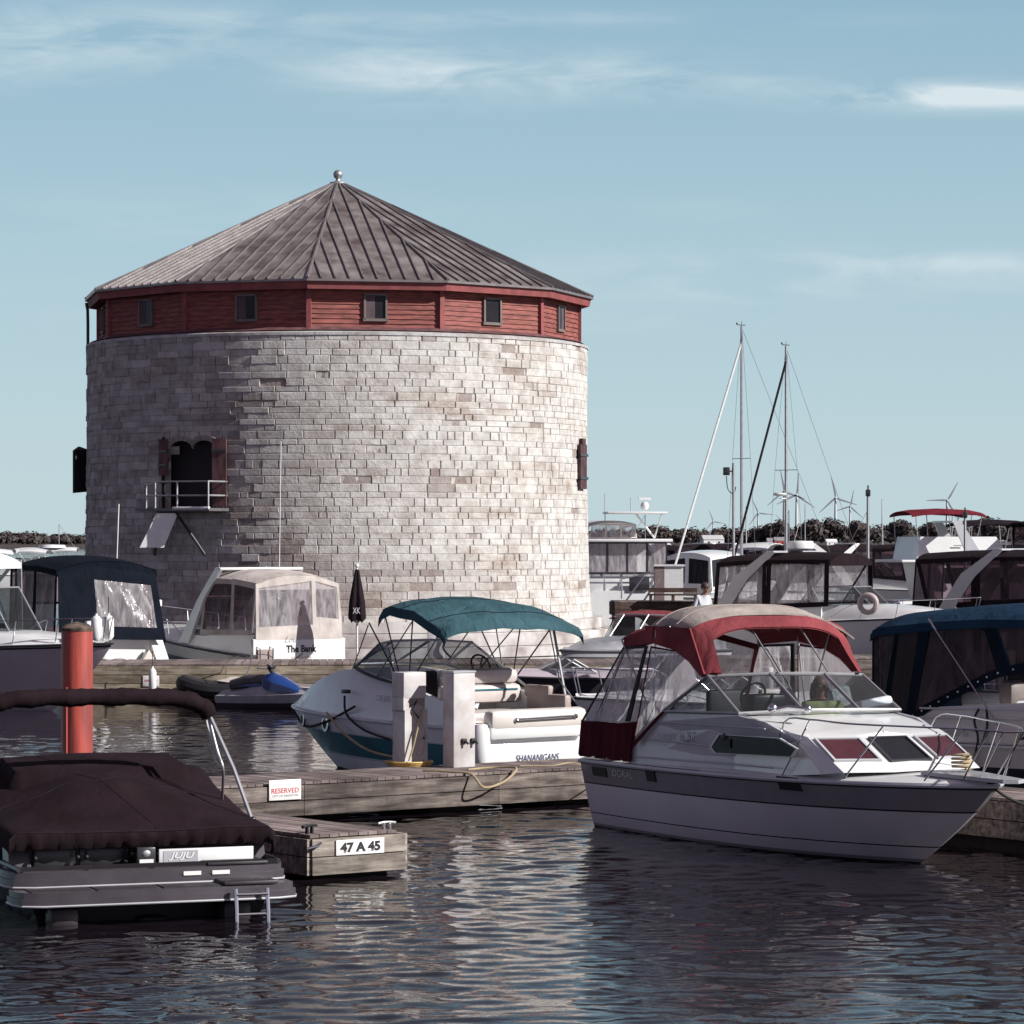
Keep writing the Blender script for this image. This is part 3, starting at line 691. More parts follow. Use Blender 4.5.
# dock on the far right between the two near cruisers
rd = dock('right_finger_dock', 9.7, 40.1, -55+90, 1.5, 10.5, .72, 'reddish timber finger dock between the red canopy cruiser and the blue one', fh=.50, rows=2, under=True)
# far pier on the left
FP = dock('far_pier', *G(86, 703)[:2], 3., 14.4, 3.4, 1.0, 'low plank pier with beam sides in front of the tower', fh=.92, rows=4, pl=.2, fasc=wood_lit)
sp = FP.side(151, 681, -.07)
sign('dock_notice', FP, sp.x, sp.z, .42, .28, 'small white notice on the pier beams near the jet ski', lines=[('RESERVED', .01, .05, .32, ink_red)])
# ------------------------------------------------------------------ boat fittings
def bil(q, u, v): return q[0].lerp(q[1], u).lerp(q[3].lerp(q[2], u), v)
def curtain(root, q, cloth, win, b=(.1,.1,.1,.12), name='side_curtain', amp=.018, seed=1, nx=14, ny=12, pane='clear_window', t=.02):
    """q: bottom-left, bottom-right, top-right, top-left. b: left, right, top, bottom borders (fractions)"""
    q = [V(p) for p in q]; l, r, tp, bt = b; mb = MB(cloth)
    U = [0, l, 1-r, 1]; Vv = [0, bt, 1-tp, 1]
    nr = (q[1]-q[0]).cross(q[3]-q[0]).normalized()
    for i in range(3):
        for j in range(3):
            if i == 1 and j == 1: continue
            if U[i+1]-U[i] < 1e-4 or Vv[j+1]-Vv[j] < 1e-4: continue
            mb.prism([bil(q, U[i], Vv[j])-nr*t/2, bil(q, U[i+1], Vv[j])-nr*t/2, bil(q, U[i+1], Vv[j+1])-nr*t/2, bil(q, U[i], Vv[j+1])-nr*t/2], nr*t)
    o = mb.build(name, root, flat=True)
    if win:
        w_ = MB(win); rows = []
        for j in range(ny+1):
            row = []
            for i in range(nx+1):
                u = lerp(l, 1-r, i/nx); v = lerp(bt, 1-tp, j/ny); e = min(i, nx-i, j, ny-j); e = min(1, e/2)
                d = noise.noise(V((u*6+v*1.5+seed*3.1, v*1.2+seed, seed)))*amp*2.2+noise.noise(V((u*14+v*4+seed, v*2.5, seed)))*amp*.5
                row.append(bil(q, u, v)+nr*d*e)
            rows.append(row)
        w_.grid(rows); w_.build(pane, o, ang=180)
    return o
def windscreen(root, base, top, fr=.022, m=None, gl=None, name='windscreen', skip=()):
    mb = MB(m or alu); base = [V(p) for p in base]; top = [V(p) for p in top]
    mb.tube(base, fr, n=6); mb.tube(top, fr, n=6)
    for a, b in zip(base, top):
        if (a-b).length > .05: mb.tube([a, b], fr, n=6)
    o = mb.build(name, root); 
    for i in range(len(base)-1):
        if i in skip: continue
        g = MB(gl or glass); pts = [base[i], base[i+1], top[i+1], top[i]]
        if (base[i]-top[i]).length < .05: pts = [base[i], base[i+1], top[i+1]]
        if (base[i+1]-top[i+1]).length < .05: pts = [base[i], base[i+1], top[i]]
        g.panel(pts, .006); g.build('glass_pane', o, flat=True)
    return o
def part(name, root, m, fn, **k):
    mb = MB(m); fn(mb); return mb.build(name, root, **k)
def inset_window(root, pts, fr_m, gl_m, fw=.035, t=.02, name='cabin_window', dirn=None):
    """frame with a pane set in it; pts outline, lying on a surface"""
    pts = [V(p) for p in pts]; c = sum(pts, V((0,0,0)))/len(pts); nr = V((0,0,0))
    for i in range(len(pts)): nr += pts[i].cross(pts[(i+1) % len(pts)])
    nr.normalize()
    if dirn and nr.dot(V(dirn)) < 0: nr = -nr
    a = MB(fr_m); n = len(pts); inn = [p+(c-p).normalized()*fw*1.4 for p in pts]
    for i in range(n): a.prism([pts[i], pts[(i+1) % n], inn[(i+1) % n], inn[i]], nr*t)
    o = a.build(name, root, flat=True)
    g = MB(gl_m); g.prism(inn, nr*t*.5); g.build('pane', o, flat=True); return o
def fender(x, y, z, label, m=None, r=.11, h=.5, rz=0):
    f = empty('fender', (x, y, z), rz, label, 'fender')
    mb = MB(m or white_paint); mb.lathe([(.01,0),(r*.6,.02),(r,.1),(r,h-.1),(r*.6,h-.02),(.03,h),(.03,h+.05)], n=14); mb.build('bumper', f)
    mb = MB(rope_dark); mb.tube([(0,0,h+.04),(0,.0,h+.45)], .01, n=5); mb.build('lanyard', f); return f
def ring(root, c, R, r, nx, m, name='ring_buoy'):
    mb = MB(m); nx = V(nx).normalized(); a = nx.orthogonal().normalized(); b_ = nx.cross(a)
    mb.tube([V(c)+(a*math.cos(t)+b_*math.sin(t))*R for t in [2*math.pi*i/28 for i in range(28)]], r, n=10, closed=True); return mb.build(name, root)
def helm(root, x, y, z, s=1.):
    mb = MB(dark_trim); mb.box((x, y, z+.1), (.25, .6, .35), ch=.04); o = mb.build('helm_console', root)
    a = MB(black); c = V((x-.25, y, z+.3)); a.tube([c+V((math.sin(t)*.08, math.cos(t)*.19, math.sin(t)*.17)) for t in [2*math.pi*i/20 for i in range(20)]], .018, n=6, closed=True)
    a.tube([c, (x-.05, y, z+.2)], .02, n=6); a.build('steering_wheel', o)
def seat(root, x, y, z, m=None, w=.55, name='helm_seat', back=.55):
    mb = MB(m or vinyl_seat); mb.box((x, y, z), (.5, w, .14), ch=.04); mb.box((x-.25, y, z+back/2), (.13, w, back), ch=.05); mb.box((x, y, z-.25), (.2, .2, .4), dark_trim); return mb.build(name, root)

def cruiser(name, x, y, hd, L, B, label, group=None, fs=.95, fb=1.25, hullm=None, bands=None, rake=1.6, trunk=.45, trunk_x=(.42,.93), deckm=None,
            ws=(.50,.62), wsz=.55, top=None, topm=None, sides=None, sidewin=None, arch=None, rails=True, seats=True, cat='motor boat', swim=True, stern_panel=True, openings=(), rub=None, side_end=None, radar=False, lower=None, roof_x=None, topz=None, aft_lower=.3, lean=-1):
    fr = Frame(name, x, y, hd, 0, label, cat, group); root = fr.root; deckm = deckm or gel
    H = Hull(L, B, fs, fb, rake)
    H.build(root, bands or [(1, hullm or gel)], rub=rub or dark_trim)
    x0 = ws[0]*L; x1 = trunk_x[1]*L; zc = H.sheer(ws[0])
    def hg(xx):
        t = (xx-x0)/(x1-x0); return trunk*max(0, 1-max(0, t)**2.2)
    H.deck(root, deckm, x0, L*.985, lambda xx: hg(xx) if xx < x1 else 0, camber=.05)
    H.cockpit(root, deckm, 0, x0, .45)
    zb = zc+trunk+.03; wt = H.at_x(x0)-.16; xf = ws[1]*L
    zt = zb+wsz; rk = (ws[1]-ws[0])*L
    base = [(x0-.9, -wt-.02, zb-.02), (x0+.1, -wt, zb), (xf-.05, -wt*.42, zb), (xf-.05, wt*.42, zb), (x0+.1, wt, zb), (x0-.9, wt+.02, zb-.02)]
    tp = [(x0-.9, -wt-.02, zb-.02), (x0-.35, -wt*.95, zt), (xf-.05-.75, -wt*.4, zt+.03), (xf-.8, wt*.4, zt+.03), (x0-.35, wt*.95, zt), (x0-.9, wt+.02, zb-.02)]
    windscreen(root, base, tp)
    cm = MB(deckm)                                     # coamings beside the cockpit
    for sd in (-1, 1):
        pts = [(.15, sd*(H.at_x(.15)-.1), fs), (x0+.1, sd*(wt+.04), zc), (x0+.1, sd*wt, zb), (x0-.9, sd*(wt+.02), zb-.02), (.25, sd*(H.at_x(.15)-.14), fs+aft_lower)]
        cm.prism(pts, V((0, -sd*.07, 0)))
    cm.box((.18, 0, (fs+.45)/2+aft_lower/2), (.12, B*.80, fs-.4+aft_lower)); cm.build('coaming', root)
    if swim: part('swim_platform', root, deckm, lambda mb: mb.box((-.32, 0, .33), (.62, B*.8, .09), ch=.03))
    if topm:
        rx0, rx1 = roof_x or (.05*L, x0-.2); z_ = topz or zb+1.0; hw_ = B/2-.16
        n_ = 6; xs = []
        for i in range(n_+1):
            t = i/n_; xs.append((lerp(rx0, rx1, t), -.20*(1-t)**2-.12*t**3, .96+.04*math.sin(math.pi*t)))
        ct = arch_top(root, xs, hw_, z_-.16, .28, topm, drop=.10)
        xl = [rx0, lerp(rx0, rx1, .45), rx1]; xb = [max(.12, rx0-.1), lerp(rx0, rx1, .45), max(rx1, x0-.5)]
        if sides:
            for xx, k_ in ((xs[0][0], 0), (xs[-1][0], -1)):
                dz, wf = xs[k_][1], xs[k_][2]; pts = [V((xx, hw_*wf*u, z_-.16+dz+.27*(1-abs(u)**2.6))) for u in [-1+j/7 for j in range(15)]]; zl = pts[0].z-.14
                part('canvas_header', root, topm, lambda m_: m_.prism(pts+[V((xx, pts[-1].y, zl)), V((xx, pts[0].y, zl))], V((.02, 0, 0))), flat=True)
            for sd in (-1, 1):
                for k in range(2):
                    za = fs+aft_lower if k == 0 else lerp(fs+aft_lower, zb, .6); zb_ = lerp(fs+aft_lower, zb, .6) if k == 0 else zb-.02
                    q = [(xb[k], sd*(hw_+.02), za), (xb[k+1], sd*(hw_+.02), zb_), (xl[k+1], sd*hw_*.98, z_-.2), (xl[k], sd*hw_*.95, z_-.32 if k == 0 else z_-.2)]
                    curtain(root, q, sides, sidewin or clear, b=(.07,.07,.08,.1), seed=k+sd+int(abs(x)))
            if stern_panel:
                for k in range(2):
                    ya, yb = [(-hw_, 0), (0, hw_)][k]
                    q = [(rx0-.12, ya, fs+aft_lower), (rx0-.12, yb, fs+aft_lower), (rx0, yb*.95, z_-.16 if yb == 0 else z_-.34), (rx0, ya*.95, z_-.16 if ya == 0 else z_-.34)]
                    curtain(root, q, sides, sidewin or clear, b=(.08,.08,.1,.2), seed=7+k, name='aft_curtain')
            q = [(x0-.32, -wt*.95, zt), (x0-.32, wt*.95, zt), (rx1, hw_*.9, z_-.2), (rx1, -hw_*.9, z_-.2)]
            curtain(root, q, sides, sidewin or clear, b=(.05,.05,.15,.05), seed=9, name='front_curtain')
        else:
            mb = MB(alu)
            for xx in (rx0+.1, (rx0+rx1)/2, rx1-.1):
                for sd in (-1, 1): mb.tube([(xx, sd*hw_*.95, z_-.24), ((rx0+rx1)/2, sd*(hw_+.03), fs+.35)], .014, n=6)
            mb.build('bimini_frame', root)
    if arch:
        mb = MB(arch); ax = x0*.55; za = (topz or zb+1.)+.04; hw2 = B/2-.1
        for sd in (-1, 1): mb.panel([(ax+lean*2.0-.3, sd*hw2, fs+.25), (ax+lean*2.0+.3, sd*hw2, fs+.25), (ax+lean*1.0+.25, sd*hw2*.98, lerp(fs,za,.62)), (ax+.32, sd*hw2*.93, za), (ax-.05, sd*hw2*.93, za), (ax+lean*1.05-.25, sd*hw2*.98, lerp(fs,za,.66))], .09)
        mb.box((ax+.14, 0, za+.02), (.34, hw2*1.92, .08), ch=.03); mb.build('radar_arch', root)
    if radar:
        mb = MB(gel); mb.lathe([(.001,.32),(.2,.3),(.3,.22),(.3,.1),(.2,.04),(.001,.04)], (x0*.55+.1, 0, (topz or zb+1.)+.05), n=20); mb.build('radar_dome', root)
    if rails:
        for sd in (-1, 1):
            pts = []; ps = []
            for i in range(9):
                t = lerp(ws[0]+.04, .985, i/8); hgt = .12+.48*min(1, i/1.5)
                p = V((t*L+.05, sd*max(0.12, H.w(t)-.08), H.sheer(t)+hgt)); pts.append(p)
                if i in (2, 4, 6, 8): ps.append((V((t*L-.08, sd*max(.1, H.w(t)-.1), H.sheer(t)+.02)), p))
            rail(root, pts, posts=ps)
    if seats: helm(root, x0-.5, -.5, zb-.25); seat(root, x0-1.2, -.5, .95); seat(root, .75, 0, .85, w=B*.6, name='aft_bench')
    return fr, H

def person(name, loc, rz, J, label, shirt, trousers=None, hairm=None, hood=False, hair_long=False, glasses=False, scale=1.):
    """J: joint dict (head, neck, chest, pelvis, shoulders, elbows, hands, knees, feet). Skin grown over a linked skeleton."""
    root = empty(name, loc, rz, label, 'person')
    names = list(J.keys()); RADS = dict(head_top=.075, head=.095, jaw=.06, neck=.055, chest=.15, waist=.13, pelvis=.145, sl=.065, sr=.065, el=.042, er=.042, wl=.03, wr=.03, hl=.04, hr=.04, pl=.09, pr=.09, kl=.062, kr=.062, al=.042, ar=.042, fl=.035, fr=.035)
    E_ = [('pelvis','waist'),('waist','chest'),('chest','neck'),('neck','jaw'),('jaw','head'),('head','head_top'),('chest','sl'),('sl','el'),('el','wl'),('wl','hl'),('chest','sr'),('sr','er'),('er','wr'),('wr','hr'),('pelvis','pl'),('pl','kl'),('kl','al'),('al','fl'),('pelvis','pr'),('pr','kr'),('kr','ar'),('ar','fr')]
    me = bpy.data.meshes.new('body'); ed = [(names.index(a), names.index(b)) for a, b in E_ if a in names and b in names]
    me.from_pydata([tuple(V(J[n])*scale) for n in names], ed, [])
    o = bpy.data.objects.new('body', me); col.objects.link(o)
    mo = o.modifiers.new('s', 'SKIN'); sk = me.skin_vertices[0].data if me.skin_vertices else None
    if sk is None:
        bm = bmesh.new(); bm.from_mesh(me); bm.verts.layers.skin.verify(); bm.to_mesh(me); bm.free(); sk = me.skin_vertices[0].data
    for i, n in enumerate(names):
        r = RADS[n]*scale; sk[i].radius = (r*(1.35 if n in ('chest','waist','pelvis') else 1), r); sk[i].use_root = n == 'pelvis'
    o.modifiers.new('u', 'SUBSURF').levels = 2; o.modifiers['u'].render_levels = 2
    bpy.context.view_layer.update(); dg = bpy.context.evaluated_depsgraph_get()
    m2 = bpy.data.meshes.new_from_object(o.evaluated_get(dg)); col.objects.unlink(o); bpy.data.objects.remove(o)
    m2.materials.clear(); [m2.materials.append(x) for x in (skin, shirt, trousers or cloth_navy)]
    zn = J['neck'][2]*scale; zp = J['pelvis'][2]*scale; el = [V(J[k])*scale for k in ('hl','hr','wl','wr') if k in J]
    for p in m2.polygons:
        c = p.center; near = min([(c-e).length for e in el] or [9])
        p.material_index = 0 if (c.z > zn-.01 or near < .13*scale) else (1 if c.z > zp-.02 else 2); p.use_smooth = True
    b_ = bpy.data.objects.new('body', m2); col.objects.link(b_); b_.parent = root
    hd = V(J['head'])*scale; f = V((0,-1,0))             # faces -y locally
    if hairm:
        mb = MB(hairm); rr = .115*scale; mb.ball(hd+V((0,.025,.045))*scale, rr, n=14, sq=(.92, 1., .95))
        if hair_long:
            for sx_ in (-.075, .075): mb.tube([hd+V((sx_,.03,.05))*scale, hd+V((sx_*1.25,.03,-.1))*scale, hd+V((sx_*1.2,.02,-.26))*scale], [.05*scale,.055*scale,.03*scale], n=8)
        mb.build('hair', root)
    fm = MB(skin); fm.tube([hd+V((0,-.088,.01))*scale, hd+V((0,-.12,-.03))*scale], .014*scale, n=6); 
    for sx_ in (-.098, .098): fm.ball(hd+V((sx_,0,-.01))*scale, .026*scale, n=6, sq=(.4,.8,1.2))
    fm.build('nose_and_ears', root)
    if glasses:
        g = MB(black)
        for sx_ in (-.038, .038): g.ball(hd+V((sx_,-.092,.012))*scale, .032*scale, n=8, sq=(1,.35,.8))
        g.tube([hd+V((-.09,-.03,.02))*scale, hd+V((-.06,-.09,.018))*scale, hd+V((.06,-.09,.018))*scale, hd+V((.09,-.03,.02))*scale], .006*scale, n=5); g.build('sunglasses', root)
    else:
        g = MB(ink_black)
        for sx_ in (-.035, .035): g.ball(hd+V((sx_,-.092,.012))*scale, .012*scale, n=6)
        g.build('eyes', root)
    g = MB(mat('lips', (.25,.08,.07), .6) if 'lips' not in MATS else MATS['lips']); g.tube([hd+V((-.028,-.085,-.058))*scale, hd+V((0,-.094,-.057))*scale, hd+V((.028,-.085,-.058))*scale], .007*scale, n=5); g.build('mouth', root)
    return root
# ------------------------------------------------------------------ the red canopy cruiser, nearest boat on the right
R_ = Frame('cabin_cruiser', 2.17, 48.98, -63, 0, 'white cabin cruiser under a red and beige canopy, nearest on the right', 'motor boat')
rr = R_.root; HR = Hull(8.55, 2.84, 1.0, 1.14, rake=1.75, full=3.2, stern=.93, flare=.84)
bandg = mat('hull_band_grey', (.27,.25,.27), .3, var=.05, coat=.2)
hullw = mat('hull_white_mauve', (.70,.66,.69), .3, var=.06, vs=.7, coat=.25)
HR.build(rr, [(.06, antifoul), (.10, bandg), (.24, hullw), (.255, gel_dark), (.66, hullw), (.68, gel_dark), (.93, bandg), (.955, ink_black), (1, hullw)], rub=gel_silver, rubr=.028)
HR.cockpit(rr, gel, 0, 4.6, .45)
# white foredeck trunk: plan outline swept from the screen base down to the deck
top_o = [(3.6,1.12,1.84),(4.4,1.14,1.83),(5.0,1.14,1.76),(5.6,1.16,1.66),(5.88,1.09,1.62),(6.02,.42,1.62),(6.04,0,1.63)]
bot_o = [(3.6,1.14,1.06),(4.6,1.18,1.07),(5.6,1.22,1.10),(6.35,1.17,1.16),(6.72,1.06,1.20),(6.92,.42,1.20),(6.94,0,1.21)]
deck = MB(gel)
def mir(a): return [V((x,-y,z)) for x, y, z in a]+[V((x,y,z)) for x, y, z in a[-2::-1]]
T_, B_ = mir(top_o), mir(bot_o)
sh = []
for p in B_:
    t = min(.995, p.x/HR.L); y_ = HR.w(t)-.012
    sh.append(p)
deck.grid([T_, B_])
cen = [V((p.x, 0, p.z+.05)) for p in T_]
deck.grid([cen, T_])
deck.build('cabin_top', rr, ang=22)
# side deck and bow deck out to the gunwale
sdk = MB(gel); rows = [[], [], []]
for i in range(25):
    t = lerp(.42, .992, i/24); x_ = t*HR.L; w_ = HR.w(t)-.01; z_ = HR.sheer(t)
    rows[0].append(V((x_, -w_, z_))); rows[1].append(V((x_, -max(w_-.07, 0), z_+.035))); rows[2].append(V((x_, 0, z_+.09)))
sdk.grid(rows); sdk.grid([[V((p.x,-p.y,p.z)) for p in r_] for r_ in rows]); sdk.build('foredeck', rr, ang=25)
# silver coaming side (starboard traced, port mirrored)
silver_side = mat('coaming_silver', (.50,.51,.54), .3, var=.05, coat=.2)
def fit_side(px, py):
    y = -1.33
    for _ in range(6):
        p = R_.side(px, py, y); y = -(HR.at_x(p.x)-.05)*(1-.06*max(0, (p.z-1.05)/.8))
    return R_.side(px, py, y)
star = [fit_side(*p) for p in [(630,757),(634,741),(650,722),(663,712),(738,716),(765,722),(800,742),(834,765),(846,772)]]
star[-1].z = 1.12; star[0].z = 1.02
for sd in (1, -1):
    mb = MB(silver_side); pts = [V((p.x, sd*(p.y+.0), p.z)) for p in star]
    mb.prism(pts, V((0, sd*.05, 0))); cs = mb.build('coaming', rr, flat=True)
    if sd == 1:
        ln = MB(gel_grey)
        for a, b_ in (((640,739),(711,747)),((655,722),(760,729)),((634,757),(770,768))):
            pa, pb = R_.side(*a, -1.385), R_.side(*b_, -1.385); ln.tube([V((pa.x,-1.30-.04*(1.8-pa.z)*1.6,pa.z)), V((pb.x,-1.30-.04*(1.8-pb.z)*1.6,pb.z))], .012, n=6)
        ln.build('moulding', cs)
hexw = [R_.side(*p, -1.35) for p in [(711,747),(719,734),(781,738),(799,749),(794,757),(715,753)]]
hexw = [V((p.x, -1.345, p.z)) for p in hexw]
iw = inset_window(rr, hexw, gel_silver, glass_dark, fw=.035, dirn=(0,-1,0), t=.03)
iv = [R_.side(*p, -1.35) for p in [(721,739),(732,739),(732,748),(721,748)]]
MB(black).prism([V((p.x,-1.368,p.z)) for p in iv], V((0,-.012,0))).build('opening_port', iw, flat=True)
# three front hatches on the sloping front
def on_front(u, v):
    """u -1..1 across, v 0 bottom..1 top on the sloped trunk front"""
    return None
fpl = [[(5.80,-1.04,1.585),(5.99,-.42,1.585),(6.60,-.44,1.32),(6.42,-1.06,1.32)], [(6.09,-.30,1.585),(6.09,.30,1.585),(6.75,.32,1.31),(6.75,-.32,1.31)], [(5.99,.42,1.585),(5.80,1.04,1.585),(6.42,1.06,1.32),(6.60,.44,1.32)]]
def proj_on(a, b):
    pass
for k, w4 in enumerate(fpl):
    # settle each outline on the facets of the front
    out = []
    for p in w4:
        y_ = p[1]; yy = abs(y_)
        def prof_at(o_, yv):
            for a, b_ in zip(o_[:-1], o_[1:]):
                if b_[1] <= yv <= a[1] and a[1] > b_[1]:
                    f_ = (a[1]-yv)/(a[1]-b_[1]); return V(a).lerp(V(b_), f_)
            return V(o_[0])
        tpp = prof_at(top_o[4:], min(yy, 1.089)); btt = prof_at(bot_o[4:], min(yy, 1.059))
        f_ = (p[2]-btt.z)/(tpp.z-btt.z); q = btt.lerp(tpp, f_); out.append(V((q.x, math.copysign(q.y, y_), q.z)))
    inset_window(rr, out, gel_silver if k != 1 else gel_dark, glass_red if k != 1 else glass_dark, fw=.03, t=.035, dirn=(.6,0,.8), name='front_hatch')
# windscreen
wb = [(2.43,-1.30,1.80),(4.42,-1.25,1.86),(4.71,-.42,1.90),(4.80,.42,1.89),(4.55,1.25,1.86),(2.43,1.30,1.80)]
wt = [(2.43,-1.30,1.80),(3.50,-1.2,2.33),(3.82,-.40,2.36),(3.95,.40,2.35),(3.68,1.2,2.31),(2.43,1.30,1.80)]
windscreen(rr, wb, wt, fr=.026)
# canopy: beige roof over red
RZ = 2.98
rx = [(1.60,-.10,.93),(1.75,-.02,.95),(2.0,.02,.97),(2.3,.05,.98),(2.6,.04,.98),(2.85,.0,.98),(3.04,-.06,.97)]
def rz_at(u, dz): return RZ+dz+.26*(1-abs(u)**4)
rows = []
for x_, dz, wf in rx:
    row = []
    for j in range(25):
        u = -1+j/12; f_ = (x_-1.85)/1.2; row.append(V((x_+.34*max(0, u)**2.2*f_**2, 1.2*wf*u+.10*max(0, u)**3*f_, RZ+dz+.26*(1-abs(u)**4)-.10*f_*max(0, u)**3)))
    rows.append(row)
mb = MB(cloth_tan); mb.slab(rows, .03); roof = mb.build('canopy_roof', rr, ang=60)
mb = MB(vinyl_tan)
for k_ in (2, 4): mb.tube([p+V((0,0,.004)) for p in rows[k_]], .008, n=5)
mb.build('roof_seam', roof)
# red valance all round + front panel framing a rolled-up opening
def roof_edge(i, u): x_, dz, wf = rx[i]; return V((x_, 1.2*wf*u, rz_at(u, dz)))
fpn = MB(cloth_red); n = 24; outer = []; inner = []
for j in range(n+1):
    u = -1+2*j/n; a = abs(u); x_ = 3.30+.22*(u+1)*.5
    o_ = V((lerp(x_, 3.42, a**4), 1.22*u, RZ+.02+.36*(1-a**2.4)))
    outer.append(o_)
# opening frame: arch strip following the roof front, legs running down to the screen corners
cs_, cp_ = V((3.52,-1.22,2.36)), V((3.70,1.22,2.33))
strip_o = [V((3.42,-1.25,2.34)), V((3.2,-1.25,2.6))]+[V((3.03+.12*(1+(-1+2*j/n))/2, 1.235*(-1+2*j/n), RZ-.03+.19*(1-abs(-1+2*j/n)**4))) for j in range(0, n+1)]+[V((3.35,1.25,2.6)), V((3.60,1.25,2.31))]
strip_i = [V((3.62,-1.05,2.38)), V((3.48,-1.03,2.58))]+[V((3.33, 1.02*(-1+2*j/n), RZ-.15+.16*(1-abs(-1+2*j/n)**4))) for j in range(0, n+1)]+[V((3.60,1.02,2.58)), V((3.80,1.06,2.36))]
fpn.grid([strip_o, [a.lerp(b_, .5)+V((.03,0,.02)) for a, b_ in zip(strip_o, strip_i)], strip_i]); 
fpn.grid([[p-V((.0,0,.02)) for p in strip_i], [p-V((.03,0,.03)) for p in strip_o]])
fpn.build('front_arch_panel', rr, ang=60)
# quarter panels (shaded red wedge between roof and screen corner)
for sd in (-1, 1):
    mb = MB(cloth_red_shade if False else cloth_red); mb.panel([(1.95, sd*1.2, 2.74), (1.60, sd*1.13, 2.98), (3.05, sd*1.22, 2.98), (3.48, sd*1.24, 2.36), (3.36, sd*1.24, 2.34), (3.05, sd*1.24, 2.52), (2.62, sd*1.22, 2.66)], .025); mb.build('quarter_panel', rr)
    mb = MB(cloth_red); mb.panel([(1.0, sd*1.12, 2.66), (1.95, sd*1.2, 2.74), (1.95, sd*1.17, 2.97), (1.0, sd*1.12, 2.80)], .03); mb.build('aft_valance', rr)
    # aft side curtain, flaring out over the transom corner
    q = [(.10, sd*1.34, 1.55), (1.62, sd*1.38, 1.62), (1.85, sd*1.22, 2.70), (1.0, sd*1.14, 2.66)]
    curtain(rr, q, rope_dark, clear, b=(.03,.09,.03,.0), amp=.07, nx=22, ny=16, seed=3)
    q = [(1.70, sd*1.38, 1.25), (2.50, sd*1.31, 1.80), (2.62, sd*1.22, 2.66), (1.95, sd*1.22, 2.70)]
    curtain(rr, q, cloth_red_shade, clear, b=(.02,.0,.02,.06), amp=.02, seed=5)
    mb = MB(clear); mb.panel([(2.50, sd*1.31, 1.82), (3.42, sd*1.25, 2.32), (3.05, sd*1.235, 2.52), (2.62, sd*1.22, 2.66)], .006); mb.build('clear_window', rr)
    ms = MB(cloth_red_shade); rows = []
    for j in range(2):
        rows.append([V((lerp(.06, 1.62, i/18), sd*(1.33+.05*j+.02*math.sin(i*2.1)), [1.57, 1.04][j]+(.03 if i % 5 == 0 else 0)*j)) for i in range(19)])
    ms.grid(rows); ms.grid([[p+V((0,-sd*.02,0)) for p in r_] for r_ in rows]); ms.build('curtain_skirt', rr)
curtain(rr, [(.10,-1.34,1.1),(.10,0,1.1),(1.0,0,2.95),(1.0,-1.12,2.66)], cloth_red_shade, clear, b=(.04,.03,.05,.25), amp=.05, seed=11, name='aft_curtain')
curtain(rr, [(.10,0,1.1),(.10,1.34,1.1),(1.0,1.12,2.66),(1.0,0,2.95)], cloth_red_shade, clear, b=(.03,.04,.05,.25), amp=.05, seed=12, name='aft_curtain')
part('aft_canopy', rr, cloth_red, lambda mb: mb.slab([[V((x_, u*1.15, 2.80+d+.20*(1-abs(u)**4))) for u in [-1+j/6 for j in range(13)]] for x_, d in ((.98,-.02),(1.45,.06),(2.0,.13))], .02), ang=60)
fr_ = MB(alu)
for xx in (1.0, 2.0, 2.9):
    fr_.tube([V((xx, 1.17*u, (2.76 if xx < 1.5 else 2.92)+.20*(1-abs(u)**4))) for u in [-1+j/6 for j in range(13)]], .013, n=6)
    for sd in (-1, 1): fr_.tube([(xx, sd*1.17, 2.76 if xx < 1.5 else 2.92), (2.1, sd*1.27, 1.66)], .014, n=6)
for y_ in (-.3, .5): fr_.tube([(3.9, y_, 2.36), (3.0, y_, 3.1)], .012, n=6)
fr_.build('canopy_frame', rr)
# rails, bowsprit, hardware
for sd in (-1, 1):
    ks = [(5.2,1.16,1.22),(5.5,1.2,1.80),(6.1,1.19,1.86),(6.8,1.07,1.84),(7.7,.78,1.84),(8.5,.42,1.84),(8.95,.16,1.82)]
    rail(rr, [(a, sd*b_, c) for a, b_, c in ks], r=.0125, posts=[((5.55,sd*1.27,1.10),(6.1,sd*1.19,1.85)),((6.75,sd*1.08,1.13),(7.4,sd*.9,1.84)),((7.9,sd*.62,1.16),(8.5,sd*.42,1.84)),((8.3,sd*.3,1.2),(8.78,sd*.25,1.83)),((8.4,sd*.12,1.2),(8.95,sd*.16,1.82))])
mb = MB(chrome); mb.tube([(8.95,-.16,1.82),(9.02,0,1.82),(8.95,.16,1.82)], .016, n=6); mb.build('pulpit', rr)
mb = MB(gel_grey); mb.panel([(7.35,-.30,1.22),(7.8,-.36,1.22),(8.95,-.16,1.20),(9.05,0,1.20),(8.95,.16,1.20),(7.8,.30,1.22),(7.35,.25,1.22)], .05); mb.build('bow_pulpit_board', rr)
mb = MB(rope_tan); mb.tube([V((7.75+.1*math.cos(t*1.3)*(1+.1*t/6), .05+.12*math.sin(t*1.3), 1.28+.01*t)) for t in [i*.5 for i in range(40)]], .018, n=5); mb.build('coiled_rope', rr)
mb = MB(chrome); mb.tube([(4.95,-1.05,1.92),(5.1,-.9,1.97),(5.3,-.75,1.95)], .03, n=8); mb.ball((4.95,-1.05,1.95), .07); mb.ball((5.3,-.72,1.95), .06); mb.build('horn', rr)
